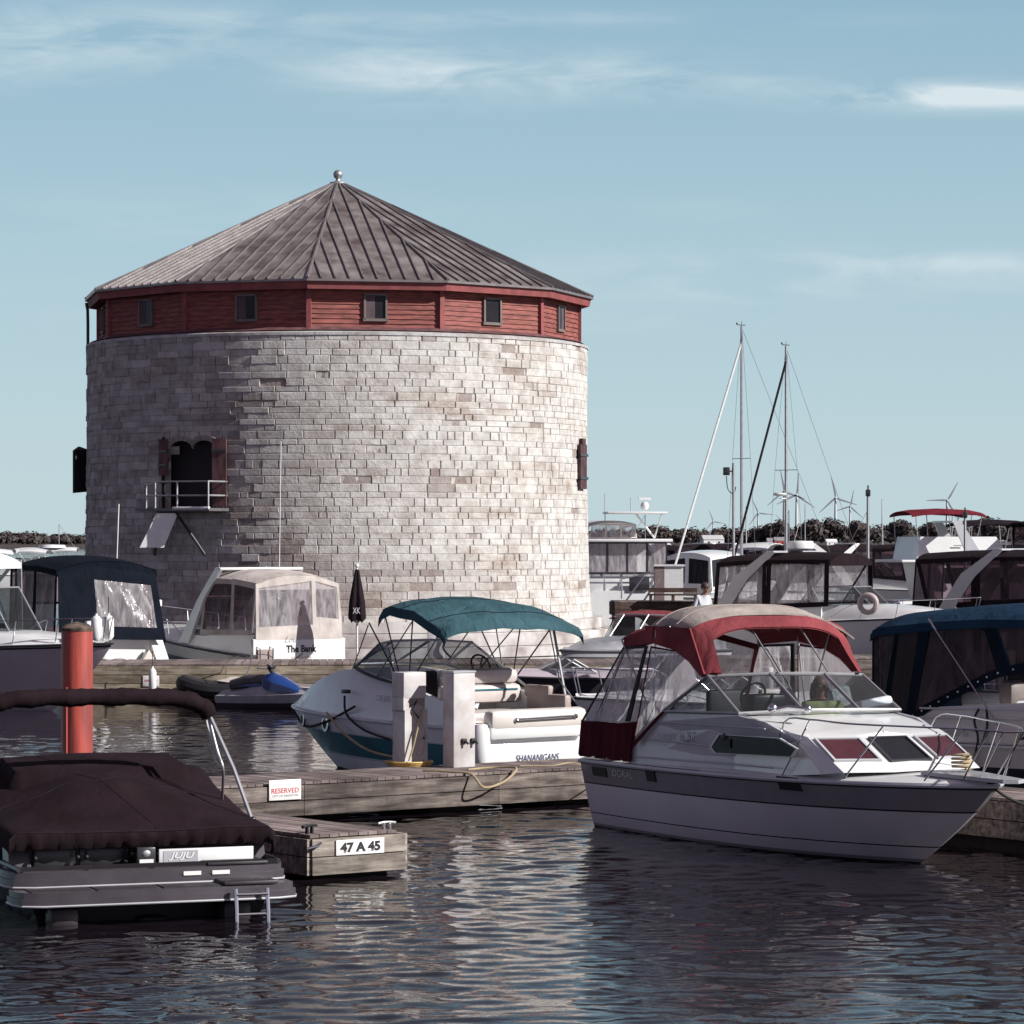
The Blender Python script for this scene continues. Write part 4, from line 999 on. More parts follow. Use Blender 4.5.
# dark fittings along the band and lettering
def hull_y(x_, z_): 
    t = x_/HR.L; q = max(0, min(1, (z_+.05)/(HR.sheer(t)+.05))); 
    xx = HR.L*t; tt = x_/(HR.L-HR.rake*(1-q)**1.25); return HR.pt(min(1, tt), q, -1)
for px, py, w_, h_ in ((588,771,.44,.13),(645,774,.26,.20),(771,783,.42,.18)):
    p = R_.side(px, py, -1.40); s_ = hull_y(p.x, p.z); s2 = hull_y(p.x+w_, p.z); up = (hull_y(p.x, p.z+.1)-s_); up = up/up.z
    a = [s_-up*h_/2, s2-up*h_/2, s2+up*h_/2, s_+up*h_/2]; MB(black).prism(a, V((0,-.02,0))).build('hull_vent', rr, flat=True)
p = R_.side(618, 774, -1.4); s_ = hull_y(p.x, p.z); s2 = hull_y(p.x+.5, p.z); text('maker_lettering', 'DORAL', s_+V((.06,-.014,0)), (s2-s_), (0,-.08,1), .10, ink_grey if False else gel_silver, rr, width=.62, thick=.004)
text('model_lettering', 'CAVALIER', (2.58,-1.352,1.46), (1,0,0), (0,0,1), .085, ink_grey, rr, width=.66)
text('registration', '16L 2917', (3.22,-1.352,1.49), (1,0,0), (0,0,1), .14, ink_black, rr, width=.42, shear=0)
mb = MB(black); mb.lathe([(.001,.03),(.05,.02),(.06,0)], (0,0,0), n=12); o = mb.build('vent_cowl', rr); o.location = (4.22,-1.36,1.53); o.rotation_euler = (rad(90),0,0)
# inside
part('helm_dash', rr, dark_trim, lambda m_: (m_.box((4.1, 0, 1.80), (.7, 2.2, .10), ch=.03), m_.box((3.9,-.55,1.95), (.35,.55,.28), ch=.05)))
mb = MB(black); c_ = V((3.62,-.55,2.06)); mb.tube([c_+V((math.sin(t)*.08, math.cos(t)*.19, math.sin(t)*.17)) for t in [2*math.pi*i/20 for i in range(20)]], .018, n=6, closed=True); mb.build('steering_wheel', rr)
for k, (yy, m_) in enumerate(((-.5, black), (.35, vinyl_seat))): seat(rr, 3.0, yy, 1.35, m_, back=.75)
def cushion(name, fr, x, y, z, d, m_, label, rz=0):
    w_ = V((fr.o.x, fr.o.y, fr.z))+V((fr.h.x*x+fr.l.x*y, fr.h.y*x+fr.l.y*y, z)); o_ = MB(m_).box((0,0,0), d, ch=min(d)*.42).build(name)
    o_.location = w_; o_.rotation_euler = (rad(8), rad(-12), math.atan2(fr.h.y, fr.h.x)+rz); tag(o_, label, 'cushion'); return o_
cushion('cushion', R_, 4.25, .95, 1.93, (.40,.55,.13), mat('pillow_blue', (.55,.60,.64), .8), 'pale blue pillow lying flat on the red-canopied cruiser dashboard')
cushion('cushion', R_, 4.0, .62, 2.02, (.13,.42,.30), mat('pillow_dots', (.62,.62,.60), .8, c2=(.25,.3,.32), vs=22), 'spotted cushion standing behind the windscreen beside the woman', .3)
tw = MB(mat('towel', (.42,.47,.20), .9, var=.3, vs=6)); tw.box((0,0,0), (.14,.62,.14), ch=.03); o = tw.build('folded_towel'); o.location = tuple(V((R_.o.x+R_.h.x*4.35+R_.l.x*.12, R_.o.y+R_.h.y*4.35+R_.l.y*.12, 1.93))); o.rotation_euler[2] = rad(-63); tag(o, 'folded green and yellow towel on the dashboard behind the windscreen', 'towel')
wp = R_.at(820, 690, 46.0)
wloc = P(820, 687, 46.2)
J = dict(pelvis=(0,0,0), waist=(0,0,.14), chest=(0,0,.36), neck=(0,0,.54), jaw=(0,-.03,.62), head=(0,-.01,.70), head_top=(0,.0,.76), sl=(.19,0,.46), el=(.27,-.05,.2), wl=(.2,-.26,.12), hl=(.15,-.34,.14), sr=(-.19,0,.46), er=(-.27,-.05,.2), wr=(-.2,-.26,.12), hr=(-.15,-.34,.14), pl=(.1,-.08,-.02), kl=(.14,-.5,-.0), al=(.14,-.52,-.45), fl=(.14,-.66,-.48), pr=(-.1,-.08,-.02), kr=(-.14,-.5,-.0), ar=(-.14,-.52,-.45), fr=(-.14,-.66,-.48))
person('person', (wloc.x, wloc.y, wloc.z-.70), rad(6), J, 'long-haired person in sunglasses and dark top sitting behind the windscreen', cloth_black, cloth_black, mat('hair_brown', (.09,.05,.035), .6), hair_long=True, glasses=True)
mb = MB(rope_dark); b0 = HR.pt(1, 1, 1); mb.tube([(8.45,.0,1.12),(8.5,.25,.95),(8.2,.9,.78),(7.6,1.5,.74)], .02, smoothn=5, n=6); mb.build('bow_line', rr)
# ------------------------------------------------------------------ teal canopy cruiser seen from its stern
S_ = Frame('sport_cruiser', .27, 56.6, 128, 0, 'white cruiser with teal hull stripe and teal bimini, SHANANIGANS on its transom', 'motor boat')
sr = S_.root; HS = Hull(7.1, 2.46, 1.0, 1.12, rake=1.5, full=2.3, stern=.97, flare=.86)
gelg = mat('gelcoat_hull_white', (.74,.73,.74), .3, var=.04, coat=.2)  # even white for hull, deck and coaming
HS.build(sr, [(.08, antifoul), (.30, gelg), (.34, gel_silver), (.70, gel_teal), (.72, gel_silver), (1, gelg)], rub=gel_silver, rubr=.022)
HS.deck(sr, gelg, 2.3, 7.0, lambda x: (.66+.16*min(1, (x-2.3)/1.8))*max(0, 1-max(0, (x-3.9)/3.05)**1.5), inset=.03, camber=.04)
HS.cockpit(sr, vinyl_seat, .0, 2.4, .45)
mb = MB(gelg)
for sd in (-1, 1): mb.prism([(.05, sd*1.17, .98), (2.4, sd*1.2, 1.0), (2.4, sd*1.10, 1.70), (1.5, sd*1.12, 1.55), (.3, sd*1.15, 1.30), (.05, sd*1.17, 1.25)], V((0,-sd*.08,0)))
mb.build('coaming', sr)
# transom bench back, handle, white lower transom and the name
tr = MB(gel_warm); tr.box((-.06, -.12, 1.14), (.30, 2.1, .34), ch=.10); tr.box((-.03, -.12, .93), (.30, 2.1, .26), gel, ch=.07); tr.build('transom_locker', sr)
tl = MB(gel); tl.box((-.03,-.12, .50), (.16, 2.1, .46), ch=.03); tl.build('transom_skirt', sr)
mb = MB(chrome); mb.tube([(-.20,.42,1.13),(-.27,.40,1.15),(-.27,-.86,1.17),(-.20,-.88,1.16)], .02, n=8); mb.ball((-.22,.42,1.13), .045); mb.ball((-.22,-.88,1.16), .045); mb.build('grab_handle', sr)
text('boat_name', 'SHANANIGANS', (-.118,-.12,.47), (0,-1,0), (0,0,1), .12, ink_blue, sr, width=.95, thick=.004, shear=.25)
text('registration', 'CSF 260', (2.62, 1.17, 1.42), (-1,0,0), (0,0,1), .10, ink_grey, sr, width=.42)
# seats
st = MB(vinyl_seat); st.box((1.15,-.2,1.12), (.9,1.7,.22), ch=.08); st.box((1.62,-.2,1.50), (.24,1.75,.34), ch=.1); st.box((1.66,-.22,1.80), (.30,1.6,.28), ch=.12); st.build('bench_seat', sr)
part('seat_stripe', sr, gel_teal, lambda m_: m_.box((1.5,-.2,1.57), (.03,1.5,.03)))
st = MB(vinyl_seat); st.box((.95,.88,1.3), (.5,.32,.75), ch=.1); st.box((.55,.85,.95), (.45,.36,.35), ch=.08); st.build('corner_seat', sr)
st = MB(vinyl_tan); st.box((.7,-1.02,1.35), (1.1,.16,.32), ch=.05); st.box((.95,-1.0,1.55), (.7,.14,.22), ch=.05); st.build('side_bolster', sr)
mb = MB(vinyl_tan); mb.box((2.45,-.55,1.72), (.3,.9,.3), ch=.08); mb.build('helm_console', sr)
mb = MB(mat('steering_wood', (.10,.04,.03), .3)); c_ = V((2.05,-.55,1.98)); mb.tube([c_+V((math.sin(t)*.08, math.cos(t)*.2, math.sin(t)*.18)) for t in [2*math.pi*i/20 for i in range(20)]], .02, n=6, closed=True)
for t in (0, 2.1, 4.2): mb.tube([c_, c_+V((math.sin(t)*.08, math.cos(t)*.2, math.sin(t)*.18))], .015, n=5)
mb.build('steering_wheel', sr)
for yy, m_ in ((.45, black), (.05, gelg)): seat(sr, 2.5, yy, 1.35, m_, w=.34, back=.55)
base = [(2.35,1.12,1.72),(3.7,1.0,1.93),(4.45,.42,1.95),(4.45,-.42,1.95),(3.7,-1.0,1.93),(1.3,-1.14,1.52)]
top = [(2.62,1.05,2.28),(3.0,.98,2.36),(3.35,.42,2.40),(3.35,-.42,2.40),(2.9,-1.0,2.36),(1.3,-1.14,1.52)]
windscreen(sr, base, top, fr=.024, gl=glass)
part('side_window_frame', sr, dark_trim, lambda m_: m_.tube([(2.35,1.13,1.70),(3.0,1.10,1.78),(3.7,1.01,1.92),(4.45,.44,1.95)], .025, smoothn=3, n=6))
# bimini
rows = []
for x_, dz, wf in [(.48,-.12,1.0),(.6,.02,1.01),(1.0,.16,1.01),(1.5,.30,1.01),(1.95,.37,1.),(2.3,.38,1.),(2.55,.33,1.),(2.72,.18,.99)]:
    row = []
    for j in range(-1, 14):
        u = max(-1, min(1, -1+2*j/12)); z_ = 2.66+dz+.15*(1-abs(u)**2.8)-(.14 if j in (-1, 13) else 0)
        z_ += .035*noise.noise(V((x_*2.5, u*3, 2)))-(.025 if x_ in (1.0, 1.95) else 0)
        row.append(V((x_+.28*u*(1-(x_-.4)/2.4), 1.3*wf*u*(1.01 if j in (-1, 13) else 1)-.1, z_)))
    rows.append(row)
mb = MB(cloth_teal); mb.slab(rows, .03); bt_ = mb.build('bimini_top', sr, ang=60)
mb = MB(cloth_navy)
for k_ in (2, 4, 6): mb.tube([p+V((0,0,.003)) for p in rows[k_][1:-1]], .008, n=5)
mb.build('seam', bt_)
mb = MB(gel_dark)
for xx, zz in ((.9, 2.62), (1.7, 2.80), (2.5, 2.84), (3.0, 2.74)):
    for sd in (-1, 1): mb.tube([(xx, sd*1.2, zz), (1.9 if xx < 2 else 2.1, sd*1.14, 1.66)], .014, n=6)
for sd in (-1, 1): mb.tube([(3.05, sd*1.18, 2.7), (3.75, sd*1.02, 1.9)], .012, n=5); mb.tube([(1.7, sd*1.2, 2.8), (2.9, sd*1.1, 1.8)], .012, n=5)
mb.build('bimini_frame', sr)
mb = MB(alu); mb.tube([(.78,-1.2,2.6), (.35,-1.14,1.35)], .024, n=8); mb.tube([(.9,-1.2,2.62),(.55,-1.14,1.75),(.1,-1.12,1.4)], .012, n=6); mb.build('bimini_strut', sr)
# portholes, ropes, cleat
for px, py in ((300.5,708),(326,713)):
    p = S_.side(px, py, .62 if px < 310 else .95)
    mb = MB(chrome, black); mb.lathe([(.15,0),(.15,.03),(.10,.035)], (0,0,0), n=18); mb.lathe([(.10,.02),(.001,.02)], (0,0,0), m=black, n=18)
    x_ = p.x; q = .83; t = x_/HS.L; hp = HS.pt(min(1, x_/(HS.L-HS.rake*(1-q)**1.25)), q, 1); h2 = HS.pt(min(1, (x_+.1)/(HS.L-HS.rake*(1-q)**1.25)), q, 1)
    o = mb.build('porthole', sr); nrm = V((0,0,1)).cross(h2-hp); nrm = nrm if nrm.y > 0 else -nrm; o.location = hp; o.rotation_euler = nrm.to_track_quat('Z', 'Y').to_euler()
mb = MB(rope_dark); 
def hs(x_, q, o_=.03): p = HS.pt(min(1, x_/(HS.L-HS.rake*(1-q)**1.25)), q, 1); return p+V((0,o_,0))
mb.tube([hs(7.0,.98), hs(6.6,.72), hs(5.9,.7), hs(5.0,.80), hs(4.3,.93), V((3.4,1.22,1.25))], .022, smoothn=6, n=6)
mb.tube([V((3.75,1.2,1.42)), V((3.6,1.26,1.1)), V((3.0,1.3,.85)), V((2.2,1.32,.72))], .022, smoothn=6, n=6)
mb.tube([V((4.3,1.2,1.1)), V((3.7,1.28,.78)), V((2.8,1.34,.5)), V((1.8,1.36,.42))], .022, smoothn=6, n=6, m=rope_tan)
mb.build('mooring_rope', sr)
mb = MB(dark_trim); mb.box((3.75,1.17,1.5), (.18,.1,.07), ch=.02); mb.build('cleat', sr)
mb = MB(gel); mb.lathe([(.001,0),(.12,.02),(.17,.15),(.17,.6),(.12,.72),(.001,.74)], (0.0,1.02,.35), n=14); mb.build('engine_cowl', sr)
# power pedestals on the dock
def pedestal(px, base_py, w_, h_, label, style):
    p = G(px, base_py, .6); f = empty('power_pedestal', p, rad(36.6), label, 'power pedestal')
    mb = MB(ped_paint)
    if style == 0:
        mb.box((0,0,h_*.86), (w_,.34,h_*.28), ch=.02); mb.box((.05,0,h_*.68), (w_*.72,.28,h_*.12), vinyl_tan); mb.prism([(-w_/2,-.2,0),(w_/2,-.2,0),(w_/2,-.2,h_*.6),(w_*.1,-.2,h_*.66),(-w_/2,-.2,h_*.6)], V((0,.34,0)))
        mb.box((-w_*.38,0,h_*.66), (w_*.24,.33,h_*.16)); mb.build('cabinet', f)
        d = MB(gel_grey); pts = [(.06+.11*math.cos(t), -.207, h_*.3+.19*math.sin(t)*1.5) for t in [2*math.pi*i/24 for i in range(24)]]; d.tube(pts, .008, n=5, closed=True); d.build('door_seam', f)
        o = MB(dark_trim); o.ball((.14,-.21,h_*.3), .02); o.build('lock', f)
        y_ = MB(rope_tan); y_.tube([(.12,-.22,h_*.62),(.02,-.27,h_*.5),(-.12,-.3,.35),(-.2,-.28,.1)], .016, smoothn=5, n=6); y_.tube([(.0,-.21,h_*.7),(-.08,-.24,h_*.6),(.05,-.25,h_*.5)], .014, rope_dark, smoothn=5, n=6); y_.build('shore_cord', f)
        c = MB(yellow)
        for k in range(3): c.tube([(.34*math.cos(t)*(1+.05*k), .30*math.sin(t)*(1+.05*k), .02+.025*k) for t in [2*math.pi*i/26 for i in range(26)]], .018, n=6, closed=True)
        o = c.build('coiled_hose'); o.location = p+V((0,0,.0)); tag(o, 'yellow hose coiled round the foot of the left power pedestal', 'hose')
    else:
        mb.box((0,0,h_/2), (w_,.30,h_), ch=.015); mb.box((0,0,h_+.015), (w_+.02,.32,.03), gel_grey); mb.build('cabinet', f)
        for xx in (-.02, .16): o = MB(black); o.box((xx,-.165,h_*.28), (.09,.05,.08), ch=.01); o.tube([(xx,-.2,h_*.28),(xx+.03,-.24,h_*.25)], .02, n=6); o.build('socket', f)
    return f
pedestal(409, 766, .44, 1.50, 'white power pedestal with a rounded door and hose coiled at its foot', 0)
pedestal(459, 767, .42, 1.50, 'plain white square power pedestal with two black sockets', 1)
def loose_rope(name, pts, m_, label, r=.018): 
    mb = MB(m_); mb.tube(pts, r, smoothn=8, n=6); o = mb.build(name); tag(o, label, 'rope'); return o
a = G(455, 771, .62); loose_rope('dock_line', [a+V(d) for d in ((-.5,.1,.0),(-.1,-.1,.0),(.25,-.25,-.03),(.45,-.42,-.22),(.75,-.1,-.16),(.95,.3,.02),(.6,.5,.02),(.2,.3,.0))], rope_tan, 'tan rope looped over the dock edge below the square pedestal')
a = G(520, 766, .62); loose_rope('dock_line', [a, a+V((.5,.1,0)), a+V((.9,.3,.02)), a+V((1.3,.1,-.2)), a+V((1.5,-1.8,.15))], rope_tan, 'thin tan line running from the dock edge towards the red canopy cruiser', .012)
# ------------------------------------------------------------------ covered dark bowrider, near left
C_ = Frame('covered_bowrider', -4.01, 36.6, 111, 0, 'dark bowrider under a plum cover with its swim ladder down, nearest on the left', 'motor boat')
cr = C_.root; HC = Hull(7.0, 3.0, .62, .80, rake=1.2, full=2.3, stern=.98, flare=.88)
hpl = mat('hull_plum_dark', (.018,.015,.019), .5, spec=.15)
HC.build(cr, [(1, hpl)], rub=dark_trim)
plat = mat('platform_grey', (.033,.028,.032), .5, var=.15, vs=5); edge = mat('platform_edge', (.062,.053,.062), .35, coat=.2)
def platform(x0, x1, hw0, z, t, ps):
    """rounded-corner slab with a darker pad"""
    out = []
    for sd in (1, -1):
        c = [(x1, sd*hw0), (x0+.28, sd*hw0), (x0+.10, sd*(hw0-.06)), (x0, sd*(hw0-.28))]
        out += c if sd == 1 else c[::-1]
    mb = MB(edge); mb.prism([(x, y, z-t) for x, y in out], V((0,0,t*.55))); mb.prism([(x+(.03 if x < x1 else 0), y*.985, z-t*.45) for x, y in out], V((0,0,t*.45)))
    mb.tube([(x, y, z-t*.95) for x, y in out], .013, gel_grey, n=6); o = mb.build('platform', cr, ang=25)
    for y0, y1 in ps:
        p = MB(plat); p.box(((x0+x1)/2+.02, (y0+y1)/2, z+.006), ((x1-x0)-.14, abs(y1-y0)-.03, .012)); p.build('anti_slip_pad', o, flat=True)
    return o
platform(-.55, .05, 1.60, .38, .15, [(1.45,.75),(.72,.02),(-.02,-.75)])
platform(-.10, .55, 1.60, .56, .17, [(1.45,.75),(.72,.02),(-.02,-.75)])
# ladder and its hatch
mb = MB(plat); mb.box((-.25,-1.02,.41), (.5,.62,.04), ch=.012); mb.box((.2,-1.0,.585), (.46,.7,.035), ch=.012); mb.build('ladder_hatch', cr)
mb = MB(chrome)
for yy in (-.80, -1.16): mb.tube([(-.62,yy,.36),(-.66,yy,.1),(-.68,yy,-.32)], .026, n=8)
for zz in (.30, .08, -.14): mb.tube([(-.66,-.80,zz),(-.66,-1.16,zz)], .016, n=6)
mb.build('ladder', cr)
for yy in (1.05, -.9):
    mb = MB(mat('trim_tab', (.03,.024,.027), .5) if 'trim_tab' not in MATS else MATS['trim_tab']); mb.box((-.22, yy, .07), (.3,.34,.26), ch=.08); mb.build('trim_tab', cr)
mb = MB(black); mb.box((.0,0,-.1), (.3,.4,.3), ch=.1); mb.build('stern_drive', cr)
# transom face above the platform: dark seat backs, grey wings, white sunlit panel, small gauge
mb = MB(black); mb.box((.62,.0,.80), (.12,2.5,.34)); mb.build('transom_wall', cr)
for sd in (1, -1): part('transom_wing', cr, edge, lambda m_: m_.prism([(.50,sd*1.48,.55),(.50,sd*1.22,.55),(.60,sd*1.30,.90),(.60,sd*1.47,.90)], V((.3,0,0))))
for y0, y1 in ((1.2,.72),(.68,.12)): part('stern_cushion', cr, dark_trim, lambda m_: m_.box((.54,(y0+y1)/2,.66), (.06,abs(y1-y0),.2), ch=.02))
mb = MB(gel); mb.box((.29,-.72,.655), (.04,1.1,.17), ch=.01); tp_ = mb.build('lit_panel', cr); 
MB(gel_grey).box((.268,-.42,.655), (.006,.40,.13)).build('grey_patch', tp_); text('maker_lettering', 'JUJU', (.262,-.43,.655), (0,-1,0), (0,0,1), .09, gel, tp_, width=.3, shear=.3, bold=.02)
mb = MB(dark_trim); mb.box((.29,-.02,.67), (.08,.22,.2), ch=.02); g_ = mb.build('gauge_panel', cr); MB(alu).ball((.25,-.02,.70), .05, sq=(.3,1,.8)).build('gauge', g_); MB(sign_white).box((.248,-.02,.61), (.01,.16,.05)).build('warning_label', g_)
for yy in (-.45,-.78): MB(sign_white).box((-.112,yy-.0,.50), (.006,.2,.045)).build('warning_label', cr)
# the cover: lofted over gunwale, tent pole ridge and windscreen
def cov(x, u):
    ks = [(.28,.93,.96,.70),(.42,1.0,.98,.76),(1.5,1.42,1.05,.86),(2.6,1.60,1.28,.90),(3.05,1.66,1.46,.92),(3.5,1.56,1.36,.92),(5.0,1.20,1.05,.92),(6.3,.98,.9,.84)]
    # x, centre z, shoulder z, rim z
    for a, b_ in zip(ks[:-1], ks[1:]):
        if a[0] <= x <= b_[0]: f_ = (x-a[0])/(b_[0]-a[0]); k = [lerp(p, q, f_) for p, q in zip(a, b_)]; break
    else: k = ks[0] if x < .3 else ks[-1]
    hw_ = HC.at_x(max(.3, x))+.04; au = abs(u); y = hw_*min(1, au/.9)*math.copysign(1, u)
    if au <= .55: z = lerp(k[1], lerp(k[1], k[2], .55), (au/.55)**1.3)
    elif au <= .86: z = lerp(lerp(k[1], k[2], .55), k[2]-.0, ((au-.55)/.31))
    else: z = lerp(k[2], k[3], (au-.86)/.14)
    if k[2] > 1.2 and au < .62: z = k[1]-.03*(au/.62)**2
    z += .012*noise.noise(V((x*1.2, y*1.6, 3)))+.004*noise.noise(V((x*5, y*3, 8)))
    d = math.hypot(x-1.55, y-.55); z += .06*math.exp(-(d/.35)**1.3)
    return V((x, y, z))
def cov_rows():
    rows = []; nx, nu = 56, 60
    lip = []
    for j in range(nu+1):
        u = -1+2*j/nu; p = cov(.28, u); lip.append(V((.34+.02*math.sin(j*1.9)+.03*noise.noise(V((j*.7,0,1))), p.y*.985, min(p.z, .93)-.16*(1-.5*max(0,(abs(u)-.86)/.14))+.004*math.sin(j*.9))))
    rows.append(lip); m_ = []
    for j in range(nu+1):
        a = lip[j]; b_ = cov(.28, -1+2*j/nu); m_.append(a.lerp(b_, .5)+V((-.03+.010*math.sin(j*1.3+2*noise.noise(V((j*.3,1,1)))),0,0)))
    rows.append(m_)
    for i in range(nx+1):
        x = .28+(6.3-.28)*(i/nx)**1.1; rows.append([cov(x, -1+2*j/nu) for j in range(nu+1)])
    return rows
mb = MB(cloth_plum); rw = cov_rows(); mb.grid(rw); cvr = mb.build('canvas_cover', cr, ang=60)
mb = MB(cloth_black)
mb.tube([cov(.30, -1+2*j/40)+V((-.01,0,.004)) for j in range(41)], .012, n=5)
mb.tube([cov(lerp(.35, 3.0, i/20), lerp(-.1, .36, i/20)*1.0) for i in range(21)], .006, n=5)
mb.tube([cov(1.62+.05*math.sin(j), lerp(-.95, .95, j/30)) for j in range(31)], .010, n=5)
mb.build('cover_seam', cvr)
mb = MB(black)
for yy in (1.2,.72,.62,.1,-.2): mb.tube([(.42,yy,.80),(.44,yy,.66)], .012, n=5); mb.ball((.42,yy,.67), .025)
mb.build('tie_down', cvr)
# folded bimini in its boot
mb = MB(cloth_plum); path = [(1.7,1.62,2.05),(1.7,1.60,2.2),(1.7,1.35,2.34),(1.7,.9,2.385),(1.7,.3,2.385),(1.7,-.3,2.38),(1.7,-.8,2.35),(1.7,-1.08,2.25),(1.7,-1.16,2.12)]
pp = smooth_path([V(p) for p in path], 9); k = len(pp)
rs_ = [.05 if i < 2 or i > k-3 else .10+.006*math.sin(i*.8)+.005*math.sin(i*2.7+1) for i in range(k)]
mb.tube([p+V((0,0,.006*math.sin(i*.9))) for i, p in enumerate(pp)], rs_, n=14); mb.build('bimini_boot', cr, ang=60)
mb = MB(alu)
mb.tube([(1.7,-1.13,2.2),(1.6,-1.22,1.75),(1.5,-1.26,1.55),(1.7,-1.32,1.3),(1.9,-1.36,1.05)], .018, smoothn=5, n=8)
mb.tube([(1.78,-1.12,2.2),(1.6,-1.2,1.6)], .014, n=6)
mb.tube([(1.65,-1.16,2.12),(1.25,-1.32,1.55),(.9,-1.43,1.0)], .024, n=8)
mb.build('bimini_frame', cr); part('support_pole', cr, alu, lambda m_: m_.tube([(1.7,1.6,2.1),(1.5,1.45,1.0)], .018, n=6))
mb = MB(gel_dark); mb.ball((.88,-1.44,.99), .035); mb.build('frame_mount', cr)
# ------------------------------------------------------------------ blue canopy cruiser, right edge
B_ = Frame('canopy_cruiser', 6.59, 52, -50, 0, 'grey cruiser with a blue canopy and tinted side curtains, cut by the right edge', 'motor boat')
br_ = B_.root; cloth_bluedk = mat_cloth('canvas_blue_dark', (.006,.012,.022))
HB = Hull(9.2, 3.0, 1.12, 1.3, rake=1.6, full=2.8)
greyh = mat('hull_cool_grey', (.52,.50,.52), .35, var=.05, vs=.8, coat=.2); band_ = mat('hull_navy_band', (.02,.028,.045), .3, coat=.2)
HB.build(br_, [(.30, greyh), (.55, band_), (.60, gel_silver), (.72, band_), (1, greyh)], rub=gel_silver)
HB.cockpit(br_, gel_warm, 0, 4.2, .5); HB.deck(br_, gel, 4.0, 9.05, lambda x: .60*max(0, 1-max(0, (x-4)/4.6)**2), camber=.06)
for sd in (-1, 1):
    mb = MB(greyh); mb.prism([(.6,sd*1.40,1.14),(4.2,sd*1.40,1.2),(5.4,sd*1.28,1.3),(4.3,sd*1.33,1.86),(3.2,sd*1.36,1.80),(1.25,sd*1.38,1.66),(.95,sd*1.38,1.50)], V((0,-sd*.07,0))); c_ = mb.build('coaming', br_, flat=True)
    mb = MB(gel_silver)
    for z_ in (1.32,1.50,1.64): mb.tube([(1.1,sd*1.415,z_),(4.2,sd*1.40,z_+.08)], .018, n=6)
    mb.build('moulding', c_)
    # tinted curtains and blue frames
    curtain(br_, [(.02,sd*1.30,1.56),(.30,sd*1.38,1.54),(.55,sd*1.30,2.86),(-.02,sd*1.26,2.80)], cloth_bluedk, smoke, b=(.02,.1,.02,.02), amp=.03, seed=2)
    curtain(br_, [(.30,sd*1.38,1.16),(.82,sd*1.40,1.16),(1.08,sd*1.30,2.90),(.55,sd*1.30,2.86)], cloth_bluedk, mat('mesh_panel', (.018,.016,.017), .9) if 'mesh_panel' not in MATS else MATS['mesh_panel'], b=(.04,.14,.03,.24), amp=.008, seed=4, pane='mesh_panel')
    mb = MB(smoke); mb.panel([(.86,sd*1.395,1.56),(1.22,sd*1.385,1.66),(1.65,sd*1.37,1.84),(2.15,sd*1.35,2.05),(2.62,sd*1.33,2.20),(2.35,sd*1.30,2.80),(2.2,sd*1.30,2.90),(1.12,sd*1.30,2.90)], .006); mb.build('clear_window', br_, flat=True)
    mb = MB(cloth_bluedk, sign_white); p_ = [(.82,sd*1.41,1.46),(1.22,sd*1.40,1.64),(1.65,sd*1.385,1.83),(2.15,sd*1.37,2.04),(2.62,sd*1.35,2.22),(3.4,sd*1.30,2.36),(4.2,sd*1.15,2.42)]
    pp_ = smooth_path([V(p) for p in p_], 5); mb.grid([[p+V((0,0,.07)) for p in pp_], [p-V((0,0,.07)) for p in pp_]]); mb.grid([[p+V((0,-sd*.02,.07)) for p in pp_], [p+V((0,-sd*.02,-.07)) for p in pp_]])
    for i in range(2, len(pp_), 2): mb.ball(pp_[i]+V((0,sd*.012,0)), .016, sign_white, n=6)
    mb.build('snap_strip', br_)
    mb = MB(cloth_bluedk); mb.panel([(2.62,sd*1.345,2.2),(2.85,sd*1.335,2.24),(2.52,sd*1.30,2.92),(2.28,sd*1.30,2.9)], .02); mb.build('curtain_strip', br_); mb = MB(cloth_bluedk); mb.panel([(1.0,sd*1.315,2.9),(1.22,sd*1.315,2.9),(.98,sd*1.395,1.58),(.80,sd*1.405,1.50)], .02); mb.build('curtain_strip', br_)
    curtain(br_, [(2.85,sd*1.33,2.26),(4.2,sd*1.15,2.42),(3.9,sd*1.18,2.95),(2.52,sd*1.30,2.92)], cloth_blue, smoke, b=(.02,.06,.05,.03), amp=.02, seed=6)
    mb = MB(glass); mb.add([(1.35,sd*1.375,1.70),(4.3,sd*1.33,1.86),(4.1,sd*1.17,2.38),(3.4,sd*1.29,2.32),(2.62,sd*1.33,2.16),(2.15,sd*1.35,1.98),(1.65,sd*1.37,1.78)], [(0,1,2,3,4,5,6)]); mb.build('side_glass', br_, flat=True)
windscreen(br_, [(4.3,-1.33,1.88),(5.4,-.5,1.86),(5.4,.5,1.86),(4.3,1.33,1.88)], [(4.15,-1.17,2.42),(4.6,-.45,2.46),(4.6,.45,2.46),(4.15,1.17,2.42)])
xs = [(-.06,-.10,.97),(.1,.0,1.),(.6,.05,1.),(1.4,.12,1.),(2.2,.17,1.),(3.,.18,1.),(3.8,.14,.98),(4.2,.05,.95)]
arch_top(br_, xs, 1.33, 2.84, .24, cloth_blue, drop=.10)
part('aft_curtain', br_, cloth_blue, lambda m_: m_.panel([(-.02,-1.3,1.2),(-.02,1.3,1.2),(-.05,1.25,2.8),(-.05,0,3.0),(-.05,-1.25,2.8)], .02))
mb = MB(alu)
for a_, b2 in (((.95,-1.2,1.7),(1.55,-1.2,2.6)),((1.55,-1.2,2.6),(2.1,-1.2,2.05)),((1.9,-1.15,2.1),(2.4,-1.15,2.8)),((1.2,1.2,1.7),(2.0,1.2,2.8))): mb.tube([a_, b2], .016, n=6)
mb.build('canopy_frame', br_)
mb = MB(chrome); mb.tube([(2.75,-1.50,.95+.5),(1.28,-1.42,3.0)], .014, n=6); mb.build('boat_hook', br_)
